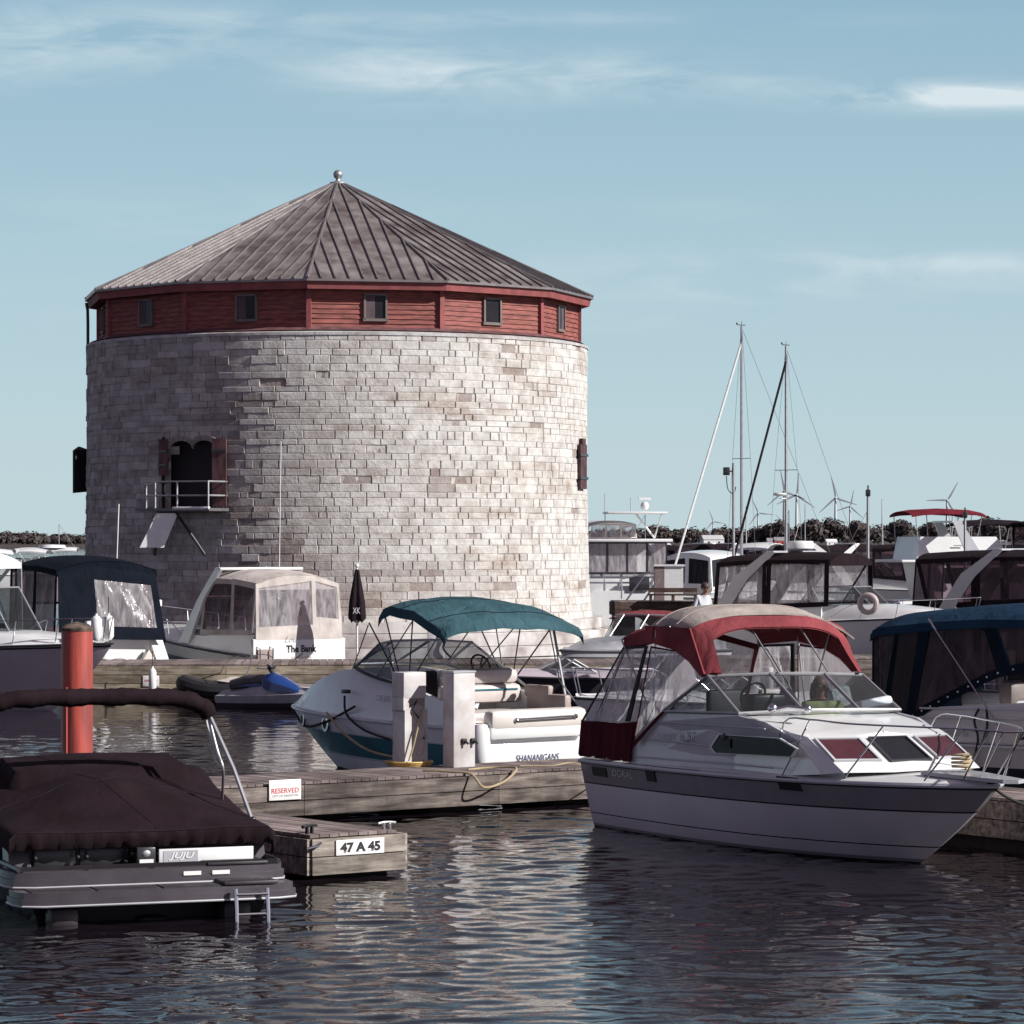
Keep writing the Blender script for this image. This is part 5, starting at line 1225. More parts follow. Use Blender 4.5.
part('white_cushions', br_, gel, lambda m_: (m_.box((2.2,-.9,1.78), (1.1,.5,.30), ch=.1), m_.box((2.6,-1.0,1.9), (.3,.4,.4), vinyl_tan, ch=.1), m_.box((2.1,-.6,2.35), (.05,.4,.35), vinyl_tan)))
mb = MB(black); mb.tube([(2.3,-1.42,1.68),(2.25,-1.47,1.5),(2.35,-1.5,1.2),(2.2,-1.52,.7)], .02, smoothn=4, n=6); mb.tube([(2.45,-1.42,1.68),(2.5,-1.47,1.4),(2.4,-1.5,1.1)], .02, smoothn=4, n=6); mb.build('mooring_rope', br_)
text('model_lettering', 'SUNDANCER', (1.75,-1.425,1.28), (1,0,0), (0,0,1), .06, ink_grey, br_, width=.7)
part('side_port', br_, glass_dark, lambda m_: m_.prism([(3.1,-1.425,1.25),(4.0,-1.415,1.32),(4.3,-1.40,1.42),(3.5,-1.41,1.50)], V((0,-.01,0))))
rail(br_, [(3.2,-1.3,1.75),(4.2,-1.3,1.95),(6,-1.1,1.95),(8,-.5,1.98),(9.1,0,2.0),(8,.5,1.98),(6,1.1,1.95),(4.2,1.3,1.95)], posts=[((x_,s_*HB.at_x(x_)*.95,1.25),(x_,s_*HB.at_x(x_)*.9,1.95)) for x_ in (4.5,5.8,7.2) for s_ in (-1,1)])

# ------------------------------------------------------------------ moored along the far pier on the left
# cream-curtained cruiser
kb, KH = cruiser('cabin_cruiser', -5.9, 90.6, 123, 9.2, 2.95, 'white cruiser with cream curtains and a swept arch, The Bank on its stern', fs=1.05, fb=1.7,
    bands=[(.70, mat('hull_dark_band', (.05,.045,.05), .3, coat=.2)), (1, gel)], trunk=.30, ws=(.40,.58), wsz=1.0, topm=cloth_ltan, sides=cloth_ltan, sidewin=smoke, roof_x=(.0, 2.9), topz=3.34, stern_panel=False, swim=True, aft_lower=.55, arch=gel, lean=1)  # dark lower hull band under white topsides
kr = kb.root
hwk = 1.36
curtain(kr, [(-.14,-.50,1.45),(-.14,-hwk,1.45),(-.02,-hwk*.96,3.0),(-.02,-.50,3.22)], cloth_ltan, clear, b=(.06,.10,.08,.36), amp=.03, seed=21, name='aft_curtain')
curtain(kr, [(-.14,hwk,1.45),(-.14,-.50,1.45),(-.02,-.50,3.22),(-.02,hwk*.96,3.0)], cloth_ltan, clear, b=(.05,.04,.08,.24), amp=.03, seed=22, name='aft_curtain')
mb = MB(gel); mb.box((-.04,0,1.08), (.22,2.9,.85), ch=.04); mb.build('transom', kr)
text('boat_name', 'The Bank', (-.155,-.05,1.22), (0,-1,0), (0,0,1), .20, ink_black, kr, width=.95, bold=.03)
text('name_script', 'Lou', (-.155,.28,1.48), (0,-1,0), (0,0,1), .16, ink_grey, kr, width=.4, shear=.5)
text('home_port', 'KINGSTON', (-.155,-.05,.98), (0,-1,0), (0,0,1), .06, mat('ink_pink', (.6,.3,.3), .6), kr, width=.6)
mb = MB(chrome)
for y_ in (1.05,1.45): mb.tube([(-.5,y_,.35),(-.55,y_,1.25),(-.35,y_,1.3),(-.3,y_,.4)], .022, n=6)
for z_ in (.5,.8): mb.tube([(-.52,1.05,z_),(-.52,1.45,z_)], .02, n=6)
mb.build('swim_ladder', kr)
mb = MB(dark_trim); mb.lathe([(.001,0),(.18,.02),(.2,.12),(.1,.16)], (-.45,.6,.75), n=14); mb.tube([(-.4,.9,.6),(-.5,.1,1.1)], .02, n=5); mb.build('stern_grill', kr)
part('folding_chair', kr, vinyl_tan, lambda m_: (m_.box((-.4,1.22,.95), (.06,.45,.55)), m_.box((-.3,1.22,.7), (.3,.45,.05))))
part('bow_light', kr, white_paint, lambda m_: (m_.tube([(8.5,0,1.5),(8.5,0,2.25)], .02, n=6), m_.box((8.5,0,2.33), (.06,.36,.2), ch=.03)))
mb = MB(rope_dark); mb.tube([(7.2,1.0,1.7),(6.6,1.5,1.0),(6.2,1.7,.9),(5.8,1.35,.5)], .04, smoothn=4, n=5); mb.tube([(5.0,1.5,1.4),(5.1,1.56,.7),(5.1,1.55,.2)], .03, n=5); mb.build('mooring_rope', kr)
part('hull_port', kr, chrome, lambda m_: m_.tube([(7.05+.14*math.cos(t), 1.12, .95+.16*math.sin(t)) for t in [2*math.pi*i/16 for i in range(16)]], .04, n=6, closed=True))
mb = MB(white_paint); mb.tube([(3.0,-1.1,3.3),(2.9,-1.1,7.0)], .014, n=5); mb.build('antenna', kr)
# navy-canopied cruiser
nb, NH = cruiser('express_cruiser', -10.8, 88.6, 116, 9.0, 3.25, 'white express cruiser with a navy canopy and a wrinkled clear stern curtain', fs=1.05, fb=1.4, trunk=.5, ws=(.5,.62), wsz=.7,
    topm=cloth_navy, sides=cloth_navy, sidewin=smoke, roof_x=(.25,4.2), topz=3.72, stern_panel=False, aft_lower=.5)
nr_ = nb.root
curtain(nr_, [(-.25,.45,1.55),(-.25,-1.50,1.50),(.22,-1.38,3.28),(.22,.45,3.5)], cloth_navy, clear, b=(.03,.10,.18,.18), amp=.045, nx=22, ny=16, seed=31, name='aft_curtain')
part('aft_panel', nr_, cloth_navy, lambda m_: m_.panel([(-.25,1.5,1.5),(-.25,.45,1.55),(.22,.45,3.5),(.22,1.38,3.28)], .03))
mb = MB(gel); mb.prism([(.05,-1.62,.55),(.05,1.62,.55),(.05,1.50,1.6),(.05,-1.50,1.6)], V((.12,0,0))); mb.box((-.45,0,.62), (.95,3.3,.14), ch=.05); mb.prism([(.0,-1.58,.69),(-.55,-1.58,.69),(.0,-1.50,1.5)], V((0,.35,0))); mb.build('transom', nr_)
part('transom_stripe', nr_, band_, lambda m_: m_.box((-.45,0,.66), (.97,3.32,.05)))
mb = MB(gel_warm); mb.prism([(-.02,-.70,.72),(-.02,-1.35,.72),(-.02,-1.02,1.25)], V((-.25,0,0))); mb.build('transom_locker', nr_)
mb = MB(alu); mb.tube([(-.9,.7,.9),(-.9,.0,1.05),(-.9,-.6,.85),(-.9,-1.5,.95)], .015, smoothn=4, n=5); mb.ball((-.9,-.45,.9), .06, black); mb.build('stern_lines', nr_)
part('outboard_bracket', nr_, gel, lambda m_: (m_.box((-.5,.75,1.5), (.3,.26,1.1), ch=.1), m_.box((-.5,.35,1.45), (.22,.2,.9), ch=.08)))
mb = MB(white_paint); mb.tube([(3.2,-1.3,3.4),(3.0,-1.3,5.2)], .02, n=5); mb.build('antenna', nr_)
mb = MB(gel); mb.lathe([(.001,.1),(.35,.08),(.4,0),(.1,-.06),(.001,-.06)], (4.0,.3,3.98), n=16); mb.build('satellite_dome', nr_)
# white boat with the mauve hull at the left edge
wb_, WH = cruiser('hardtop_cruiser', -17.9, 85.6, -34, 9.9, 3.3, 'white hardtop cruiser with a mauve hull, its bow reaching in from the left edge', fs=1.45, fb=1.72, rake=2.0,
    bands=[(.93, gel_mauve), (.96, gel_dark), (1, gel)], trunk=.35, ws=(.52,.72), wsz=1.05, topm=gel, sides=gel_grey, sidewin=glass, roof_x=(2., 5.6), topz=3.9, stern_panel=False)
part('searchlight', wb_.root, gel, lambda m_: (m_.tube([(5,0,3.9),(5,0,4.1)], .08, n=8), m_.lathe([(.001,.16),(.35,.13),(.42,.06),(.2,0),(.001,0)], (5,0,4.1), n=16)))
for y_ in (-.25,.2): 
    p = V((wb_.o.x+wb_.h.x*9.6+wb_.l.x*y_, wb_.o.y+wb_.h.y*9.6+wb_.l.y*y_, 1.75)); fender(p.x, p.y, p.z, 'white fender stowed upright at the bow of the hardtop cruiser, '+('left one' if y_ < 0 else 'right one'), r=.13, h=.62)
p = G(153, 694, .25); fender(p.x, p.y-.12, .3, 'white fender hanging on the far pier beside its small notice', r=.10, h=.62)

# jet ski
j = Frame('jet_ski', -7.2, 82.9, -36, 0, 'grey jet ski with a bright blue cowl floating against the far pier', 'jet ski'); jr = j.root
jg = mat('jetski_grey', (.34,.34,.37), .35, coat=.2); jb = mat('jetski_blue', (.012,.05,.20), .2, coat=.4)
jr.scale = (.9,.9,.9); HJ = Hull(3.1, 1.05, .34, .46, rake=.5, full=2.2, stern=.9, draft=.15); HJ.build(jr, [(.5, gel_dark), (1, jg)])
HJ.deck(jr, jg, 0.02, 3.05, lambda x: .08+.2*math.exp(-((x-1.7)/.8)**2), inset=.12, camber=.05, name='deck')
mb = MB(mat('jetski_seat', (.06,.06,.07), .5)); mb.tube([(.25,0,.62),(.8,0,.72),(1.3,0,.74),(1.6,0,.82)], [.15,.2,.2,.16], smoothn=1, n=10); mb.build('seat', jr)
mb = MB(jb); rows = []
for x_, w_, zt, zb2 in ((1.55,.26,.98,.6),(1.75,.33,1.02,.55),(2.05,.34,.92,.5),(2.4,.28,.76,.5),(2.75,.12,.58,.48)): rows.append([V((x_,w_*c,zb2+(zt-zb2)*s)) for c, s in ((-1,0),(-1,.55),(-.6,.92),(0,1),(.6,.92),(1,.55),(1,0))])
mb.grid(rows); mb.add(rows[0], [tuple(range(7))]); mb.build('cowl', jr)
mb = MB(dark_trim); mb.tube([(1.5,-.38,1.14),(1.62,-.15,1.12),(1.62,.15,1.12),(1.5,.38,1.14)], .03, n=6); mb.tube([(1.75,0,.95),(1.62,0,1.12)], .06, n=8); mb.box((1.68,0,1.16), (.16,.22,.08), ch=.03); mb.build('handlebar', jr)
mb = MB(jb)
for sd in (-1,1): mb.prism([(.7,sd*.21,.60),(1.5,sd*.24,.62),(1.5,sd*.24,.72),(.9,sd*.21,.68)], V((0,sd*.03,0)))
mb.build('seat_flash', jr)
# covered inflatable beside the jet ski, in the pier's shade
iv_ = Frame('inflatable_boat', -6.4, 84.4, 176, 0, 'black rubber dinghy tucked against the pier left of the jet ski', 'dinghy')
mb = MB(black); mb.tube([(-.1,-.5,.35),(1.2,-.55,.36),(1.9,-.3,.5),(2.0,0,.55),(1.9,.3,.5),(1.2,.55,.36),(-.1,.5,.35)], .2, smoothn=4, n=10); mb.box((.8,0,.25), (1.8,.8,.08)); mb.build('tube', iv_.root)
mb = MB(dark_trim); mb.box((-.25,0,.48), (.3,.28,.3), ch=.1); mb.box((-.3,0,.1), (.12,.12,.5)); mb.build('outboard', iv_.root)
# skiff with chrome rails right of the jet ski
sk_ = Frame('skiff', -4.7, 83.8, 150, 0, 'low open skiff with bent chrome rails behind the teal cruiser bow', 'small boat'); 
HK = Hull(3.6, 1.5, .45, .6, rake=.7); HK.build(sk_.root, [(1, gel_warm)], rub=dark_trim); HK.deck(sk_.root, gel_warm, 1.8, 3.5, lambda x: .04); HK.cockpit(sk_.root, gel_warm, 0, 1.8, .2)
rail(sk_.root, [(2.2,-.5,.6),(2.0,-.5,1.15),(2.6,-.45,1.2),(3.2,-.2,.7)]); rail(sk_.root, [(2.2,.5,.6),(2.0,.5,1.15),(2.6,.45,1.2),(3.2,.2,.7)])
# closed parasol on the far pier
um = P(357, 600, 90.0); u_ = empty('parasol', (um.x, um.y, 1.0), 0, 'closed black parasol with white print standing on the far pier', 'parasol')
mb = MB(white_paint); mb.tube([(0,0,0),(0,0,2.55)], .03, n=8); mb.build('pole', u_)
mb = MB(cloth_black); rows = []
for z_, r_ in ((.98,.17),(1.03,.21),(1.15,.21),(1.5,.19),(1.9,.13),(2.2,.08),(2.4,.05)): rows.append([V((r_*(1+.22*math.sin(5*t))*math.cos(t), r_*(1+.22*math.sin(5*t))*math.sin(t), z_+(.05*math.sin(3*t) if z_ < 1.1 else 0))) for t in [2*math.pi*i/30 for i in range(30)]])
mb.grid(rows, None, True); cn = mb.build('canopy', u_, ang=70); part('finial', u_, white_paint, lambda m_: m_.ball((0,0,2.5), .06))
text('print', 'XK', (0,-.25,1.28), (1,0,0), (0,0,1), .16, sign_white, cn, width=.2)
p = G(437, 657, 1.0); f = empty('power_pedestal', (p.x, 89.0, 1.0), 0, 'distant white power pedestal on the far pier above the teal boat', 'power pedestal')
part('cabinet', f, white_paint, lambda m_: (m_.box((0,0,.6), (.45,.35,1.2), ch=.03), m_.box((0,0,1.28), (.5,.4,.18), ch=.04))); part('shore_cord', f, rope_dark, lambda m_: m_.tube([(.1,-.2,.9),(.3,-.25,.6),(.2,-.25,.3),(.4,-.25,.05)], .03, smoothn=4, n=6))

# ------------------------------------------------------------------ boats between the tower and the red canopy
qb, QH = cruiser('speedboat', 5.6, 98.6, -126, 7.2, 2.5, 'grey and black speedboat with a raised red cover, bow pointing left behind the teal cruiser', fs=.95, fb=1.12, rake=1.3,
    bands=[(.10, antifoul), (.55, gel_mauve), (.82, gel_dark), (.87, gel_grey), (1, gel_grey)], deckm=mat('deck_mid_grey', (.22,.22,.24), .35), trunk=.35, ws=(.46,.58), wsz=.62, rails=False, swim=False, seats=False)
mb = MB(cloth_red); wtp = 2.1
rows = [[V((x_, y_, z_-.10*(y_/1.2)**2)) for y_ in (-1.15,-.8,-.4,0,.4,.8,1.15)] for x_, z_ in ((3.1,2.0),(2.5,2.15),(1.5,2.0),(.3,1.45))]
mb.slab(rows, .03); mb.build('cockpit_cover', qb.root, ang=60)
rb, RH = cruiser('bow_rider', 6.6, 70.2, 197, 5.6, 2.2, 'small white bow rider with low rails just left of the dark red curtain', fs=.75, fb=.95, rake=.9, trunk=.16, ws=(.45,.56), wsz=.35, swim=False)
kx = P(568, 670, 84.); kb2, KK = cruiser('dark_runabout', 3.4, 83.0, 188, 5.2, 2.1, 'low black runabout with pale lettering behind the white bow rider', fs=.75, fb=.9, rake=.9, bands=[(1, gel_dark)], deckm=gel_mauve, trunk=.1, ws=(.45,.56), wsz=.3, swim=False, rails=False, seats=False)
text('hull_lettering', 'SEA HAWK', tuple(KK.pt(.62,.6,1)+V((0,.03,0))), (-1,0,.0), (0,0,1), .14, gel_silver, kb2.root, width=1.1, shear=.3)

# grey arch cruiser with brown-black canopy and ring buoy
db, DH = cruiser('arch_cruiser', 7.75, 119., -37, 10.4, 3.3, 'white cruiser with a brown-black canopy, silver arch and ring buoy behind the red canopy', fs=1.25, fb=1.65, trunk=.5, ws=(.46,.62), wsz=.62,
    topm=cloth_plum, sides=cloth_black, sidewin=clear, roof_x=(.5,5.2), topz=3.72, arch=gel_grey)
part('radar_dome', db.root, gel, lambda m_: m_.lathe([(.001,.36),(.45,.34),(.5,.25),(.5,.08),(.4,.0),(.001,.0)], (3.1,0,3.82), n=22))
ring(db.root, (6.7,-1.35,2.0), .30, .095, (0.2,-1,0), mat('buoy_pink', (.50,.42,.42), .6))
eb, EH = cruiser('arch_cruiser', 16.4, 126.5, -30, 10.2, 3.3, 'cruiser with a long black canopy and curved silver arch, behind the blue canopy', fs=1.2, fb=1.6, trunk=.5, ws=(.5,.64), wsz=.6,
    topm=cloth_black, sides=cloth_black, sidewin=smoke, roof_x=(-.4,5.0), topz=3.78, arch=gel_silver)
part('forward_canopy', eb.root, cloth_plum, lambda m_: m_.slab([[V((x_, y_, 3.40-(x_-4.9)*.12+.24*(1-(y_/1.5)**2))) for y_ in (-1.45,-1,-.5,0,.5,1,1.45)] for x_ in (4.9,6.0,7.4)], .03), ang=60)
# flybridge boat with red bimini
def flybridge(name, x, y, hd, label, topm, L=11., zf=3.25, coam=.95, bim=5.35, bw=1.45, dark=False):
    fr = Frame(name, x, y, hd, 0, label, 'motor boat'); r = fr.root; H = Hull(L, 3.7, 1.3, 1.8, rake=1.6); H.build(r, [(1, gel)], rub=dark_trim)
    H.deck(r, gel, .1, L*.985, lambda x_: .12, camber=.04, name='main_deck')
    mb = MB(gel); pts = [(1.8,1.4),(7.6,1.5),(6.4,zf),(1.4,zf)]; mb.prism([(a, -1.6, b) for a, b in pts], V((0,3.2,0))); h = mb.build('deck_house', r, flat=True)
    for sd in (-1, 1): part('side_window', h, glass_dark, lambda m_: m_.prism([(2.2,sd*1.61,2.25),(6.7,sd*1.61,2.25),(6.3,sd*1.61,2.95),(2.2,sd*1.61,2.95)], V((0,sd*.02,0))))
    part('windscreen', h, glass_dark, lambda m_: m_.prism([(7.42,-1.4,1.8),(7.42,1.4,1.8),(6.55,1.4,zf-.15),(6.55,-1.4,zf-.15)], V((.05,0,.04))))
    mb = MB(gel); mb.box((3.2,0,zf+.05), (6.2,3.5,.12), ch=.03); mb.prism([(.9,-1.55,zf+.1),(5.4,-1.55,zf+.1),(4.7,-1.45,zf+coam),(1.1,-1.5,zf+coam)], V((0,.08,0))); mb.prism([(.9,1.47,zf+.1),(5.4,1.47,zf+.1),(4.7,1.37,zf+coam),(1.1,1.42,zf+coam)], V((0,.08,0)))
    mb.prism([(5.4,-1.5,zf+.1),(5.4,1.5,zf+.1),(4.7,1.4,zf+coam),(4.7,-1.4,zf+coam)], V((.08,0,0))); mb.prism([(.9,-1.5,zf+.1),(.9,1.5,zf+.1),(1.1,1.45,zf+coam),(1.1,-1.45,zf+coam)], V((.08,0,0))); mb.build('flybridge', r, flat=True)
    arch_top(r, [(.7,-.08,.97),(1.2,.0,1.),(2.4,.06,1.),(3.8,0,1.),(4.3,-.1,.97)], bw, bim-.2, .18, topm, drop=.06)
    mb = MB(alu)
    for xx in (.9,2.5,4.1):
        for sd in (-1,1): mb.tube([(xx,sd*bw*.96,bim-.25),(xx+(.1 if xx < 3 else -.3),sd*1.45,zf+coam-.3)], .022, n=6)
    mb.build('bimini_frame', r); seat(r, 3.2, 0, zf+.6, name='helm_seat')
    rail(r, [(4.5,-1.6,2.2),(7,-1.4,2.3),(9.5,-.8,2.4),(10.9,0,2.45),(9.5,.8,2.4),(7,1.4,2.3),(4.5,1.6,2.2)], posts=[((x_,s_*H.at_x(x_)*.93,1.5),(x_,s_*H.at_x(x_)*.92,2.3)) for x_ in (5,6.5,8,9.3) for s_ in (-1,1)])
    return fr
f1 = flybridge('flybridge_cruiser', 17.0, 150., 14, 'white flybridge cruiser under a dark red bimini, right of the tall pole', mat_cloth('canvas_dark_red', (.16,.02,.03)), bim=5.6, zf=3.2, coam=1.15)
part('flybridge_graphic', f1.root, ink_grey, lambda m_: (m_.box((2.9,-1.60,3.95), (.5,.02,.05)), m_.tube([(3.4,-1.6,3.6),(3.6,-1.6,4.1)], .03, n=5)))
f2 = flybridge('flybridge_cruiser', 21.5, 165., 12, 'white cruiser with a slim black bimini partly behind the red one', cloth_black, bim=5.2, zf=2.9, coam=.8)
f3 = flybridge('flybridge_cruiser', 22.3, 150., 10, 'silver and white cruiser with a smoked black bridge enclosure at the right edge', cloth_plum, bim=5.1, zf=3.0, coam=.7, bw=1.6)
for sd in (-1,1): curtain(f3.root, [(.9,sd*1.5,3.7),(4.6,sd*1.45,3.7),(4.1,sd*1.5,4.85),(1.0,sd*1.55,4.85)], cloth_black, smoke, b=(.04,.04,.06,.05), seed=8)
part('radar_arch', f3.root, gel_silver, lambda m_: [m_.panel([(-2.0,sd*1.5,3.1),(-1.2,sd*1.5,3.1),(-2.4,sd*1.4,5.0),(-2.8,sd*1.4,5.0)], .12) for sd in (-1,1)]+[m_.box((-2.6,0,5.02), (.5,2.9,.1))])
# trawler half hidden by the tower
t_ = Frame('trawler_yacht', 5.75, 163., 98, 0, 'tall trawler yacht with a glazed aft deck, partly hidden by the tower', 'motor boat'); tr_ = t_.root
HT = Hull(12, 4.3, 1.55, 2.2, rake=1.2); HT.build(tr_, [(1, gel)], rub=dark_trim); HT.deck(tr_, gel, .1, 11.7, lambda x_: .1, name='main_deck', camber=.03)
mb = MB(gel); mb.box((.6,.0,2.05), (.2,4.0,1.0), ch=.05); mb.box((4,0,4.18), (8.4,4.4,.16), ch=.05); mb.box((6.5,0,2.8), (4.5,3.4,2.6)); mb.build('superstructure', tr_)
for k in range(4):
    ya = 2.0-k*1.0; curtain(tr_, [(.35,ya,2.5),(.35,ya-1.0,2.5),(.35,ya-1.0,4.1),(.35,ya,4.1)], gel_dark, clear, b=(.06,.06,.05,.05), seed=40+k, name='aft_window')
for sd in (-1,1): curtain(tr_, [(.35,sd*2.0,2.5),(3.8,sd*2.0,2.5),(3.8,sd*2.0,4.1),(.35,sd*2.0,4.1)], gel_dark, smoke, b=(.03,.03,.05,.05), seed=45, name='side_window')
for k in range(3):
    ya = 1.75-k*.8; curtain(tr_, [(1.2,ya,4.3),(1.2,ya-.8,4.3),(1.5,(ya-.8)*.9,5.0),(1.5,ya*.9,5.0)], gel_warm, clear, b=(.05,.05,.08,.05), seed=50+k, name='bridge_window')
arch_top(tr_, [(1.3,-.1,.95),(1.7,0,1.),(4,.05,1.),(5.5,-.1,.95)], 1.25, 4.98, .18, gel_warm, name='bridge_roof').location.y = .55
mb = MB(gel); mb.box((1.0,-.5,5.55), (1.6,3.0,.12), ch=.04); mb.tube([(1.2,-.6,5.5),(1.6,-1.6,4.3)], .05, n=6); mb.tube([(1.2,-1.9,5.5),(1.6,-1.6,4.3)], .04, n=6); mb.build('hardtop', tr_)
mb = MB(alu); mb.tube([(1,1,5.1),(1,1,6.5)], .025, n=5); mb.tube([(1,-.3,5.6),(1,-.3,6.3)], .025, n=5); mb.ball((1,-1.,5.9), .22, gel, n=10); mb.box((1,-1,6.25), (.2,.6,.12), gel); mb.build('antenna_mast', tr_)
rail(tr_, [(.1,2.0,2.6),(.1,.9,2.6),(.1,-.3,2.6),(.1,-2.0,2.6)], r=.03, posts=[((.1,y_,1.7),(.1,y_,2.6)) for y_ in (2.0,1.2,.4,-.3,-1.2,-2.)], sm=1, name='stern_rail')
part('stern_locker', tr_, gel_dark, lambda m_: m_.box((.05,-.55,2.05), (.2,1.0,.7), ch=.03))
# two pale cruisers beyond it
h1, _ = cruiser('hardtop_cruiser', 9.3, 176., 60, 9., 3.2, 'white cruiser with a sloping white hardtop right of the trawler', fs=1.2, fb=1.6, trunk=.5, ws=(.5,.64), wsz=.7, topm=gel, sides=gel, sidewin=glass_dark, roof_x=(.1,4.2), topz=3.6)
h2, _ = cruiser('hardtop_cruiser', 12.2, 190., -30, 8., 3., 'low white cruiser with a curved windscreen left of the first mast', fs=1.4, fb=1.8, trunk=.5, ws=(.4,.6), wsz=.8, topm=gel, roof_x=(1.,3.4), topz=4.0)
# middle pier with kiosk, bench, gangway rail and the standing man
mp = dock('timber_pier', 4.6, 148., 2., 12., 3., 1.45, 'brown timber pier with a kiosk on it, right of the tower foot', fh=.6, rows=2, fasc=mat_wood('pier_brown', (.16,.10,.085), (.08,.05,.04)))
kk = empty('kiosk', P(669, 597, 149.5), 0, 'white clapboard kiosk box standing on the timber pier', 'kiosk'); kk.location.z = 1.45
mb = MB(white_paint); mb.box((.2,0,.8), (.85,.8,1.55)); mb.box((0,0,1.6), (1.4,.95,.08)); 
mb.build('clapboard_wall', kk); part('shaded_wall', kk, mat('kiosk_wall_shade', (.24,.17,.17), .8), lambda m_: m_.box((-.45,0,.8), (.44,.82,1.55)))  # left wall is a darker copy: shade painted into its colour
bn = empty('bench', P(673, 602, 147.9), 0, 'brown timber bench at the front of the timber pier', 'bench'); bn.location.z = 1.45
wbn = mat_wood('bench_wood', (.15,.09,.075), (.07,.045,.04))
part('seat', bn, wbn, lambda m_: m_.box((0,0,.3), (2.2,.5,.08))); part('backrest', bn, wbn, lambda m_: m_.box((0,.3,.5), (2.2,.06,.2)))
for x_ in (-1,0,1): part('leg', bn, wbn, lambda m_: m_.box((x_,0,.13), (.12,.45,.26)))
gw = empty('gangway', P(642, 598, 148.6), 0, 'metal gangway rails leaning up from the timber pier beside the trawler', 'gangway'); gw.location.z = 1.45
mb = MB(alu)
for y_ in (0,.9): mb.tube([(-.9,y_,.1),(-.9,y_,1.0),(.9,y_,1.35)], .03, n=6); mb.tube([(-.7,y_,0),(.1,y_,1.15)], .03, n=6); mb.tube([(.1,y_,.0),(.9,y_,1.2)], .03, n=6)
mb.build('handrail', gw)
mp2 = dock('plank_pier', 3.8, 79.5, 6., 6., 2.2, 1.35, 'plank pier hidden behind the red canopy where the man stands', fh=.5, rows=2)
ml = P(703, 600, 80.6)
JS = dict(pelvis=(0,0,.95), waist=(0,0,1.08), chest=(0,-.02,1.30), neck=(0,-.05,1.47), jaw=(0,-.10,1.54), head=(0,-.10,1.62), head_top=(0,-.08,1.68), sl=(.19,0,1.40), el=(.27,-.02,1.12), wl=(.18,-.26,1.05), hl=(.12,-.33,1.06), sr=(-.19,0,1.40), er=(-.29,.02,1.12), wr=(-.2,-.22,1.0), hr=(-.14,-.3,1.0),
    pl=(.1,0,.9), kl=(.12,-.03,.48), al=(.12,.02,.08), fl=(.13,-.15,.03), pr=(-.1,0,.9), kr=(-.12,-.03,.48), ar=(-.12,.02,.08), fr=(-.13,-.15,.03))
person('person', (ml.x, ml.y, 1.40), rad(40), JS, 'short-haired person in a pale grey t-shirt standing beyond the red canopy', mat('tshirt', (.52,.54,.56), .8), cloth_navy, hair)
# ------------------------------------------------------------------ masts, poles
def sailboat(name, px, Y, top_py, label, stay_px, stay_py, dark=False, hd=-60, L=10., group=None, radar=False):
    p = P(px, 540, Y); fr = Frame(name, p.x, Y, 180+20 if hd is None else hd, 0, label, 'sailing boat', group); r = fr.root
    zt = CH+(HZ-top_py)/F*Y
    H = Hull(L, 3.1, 1.0, 1.35, rake=1.5); o = H.build(r, [(1, gel)], rub=dark_trim)
    H.deck(r, gel, .1, L*.985, lambda x_: .35*math.exp(-((x_-L*.55)/2.2)**4), camber=.05, name='deck')
    for c in list(r.children): c.location.x = -L*.58
    mb = MB(alu); mb.tube([(0,0,1.2),(0,0,zt)], [.085,.06], n=8); mb.build('mast', r)
    mb = MB(dark_trim); mb.tube([(-.25,0,zt+.05),(.3,0,zt+.05)], .02, n=4); mb.tube([(0,0,zt),(0,0,zt+.25)], .015, n=4); mb.ball((.3,0,zt+.12), .05); mb.build('wind_vane', r)
    bw = L*.42-.2; q = fr.loc(P(stay_px, stay_py, Y)); st = V((bw*.95,0,1.5))
    mb = MB(cloth_black if dark else white_paint); mb.tube([(0,0,zt-.06*(zt-1)), tuple(st)], .06, n=6); mb.build('furled_sail', r)
    mb = MB(cloth_navy); mb.tube([(-.1,0,2.2),(-2.2,0,2.25),(-4.0,0,2.2)], [.17,.15,.08], n=8); mb.build('boom_and_cover', r)
    mb = MB(alu)
    for sd in (-1,1): mb.tube([(0,sd*.03,zt-.1),(0,sd*.75,1+(zt-1)*.52),(0,sd*1.35,1.2)], .012, n=4); mb.tube([(0,0,1+(zt-1)*.52),(0,sd*.75,1+(zt-1)*.52)], .02, n=4)
    mb.tube([(0,0,zt-.05),(-L*.57,0,1.1)], .012, n=4); mb.build('rigging', r)
    if radar: part('radar', r, gel, lambda m_: (m_.lathe([(.001,.16),(.3,.14),(.34,.07),(.28,0),(.001,0)], (.45,0,1+(zt-1)*.42), n=14), m_.box((.2,0,1+(zt-1)*.41), (.4,.1,.05))))
    return fr
sailboat('sailboat', 741.5, 170, 326, 'sailing boat with the taller mast and a white furled headsail', 678, 545, hd=214, L=12.5)
sailboat('sailboat', 786, 164, 346, 'sailing boat with the shorter mast, radar and a dark furled headsail', 735, 555, dark=True, hd=222, L=11.5, radar=True)
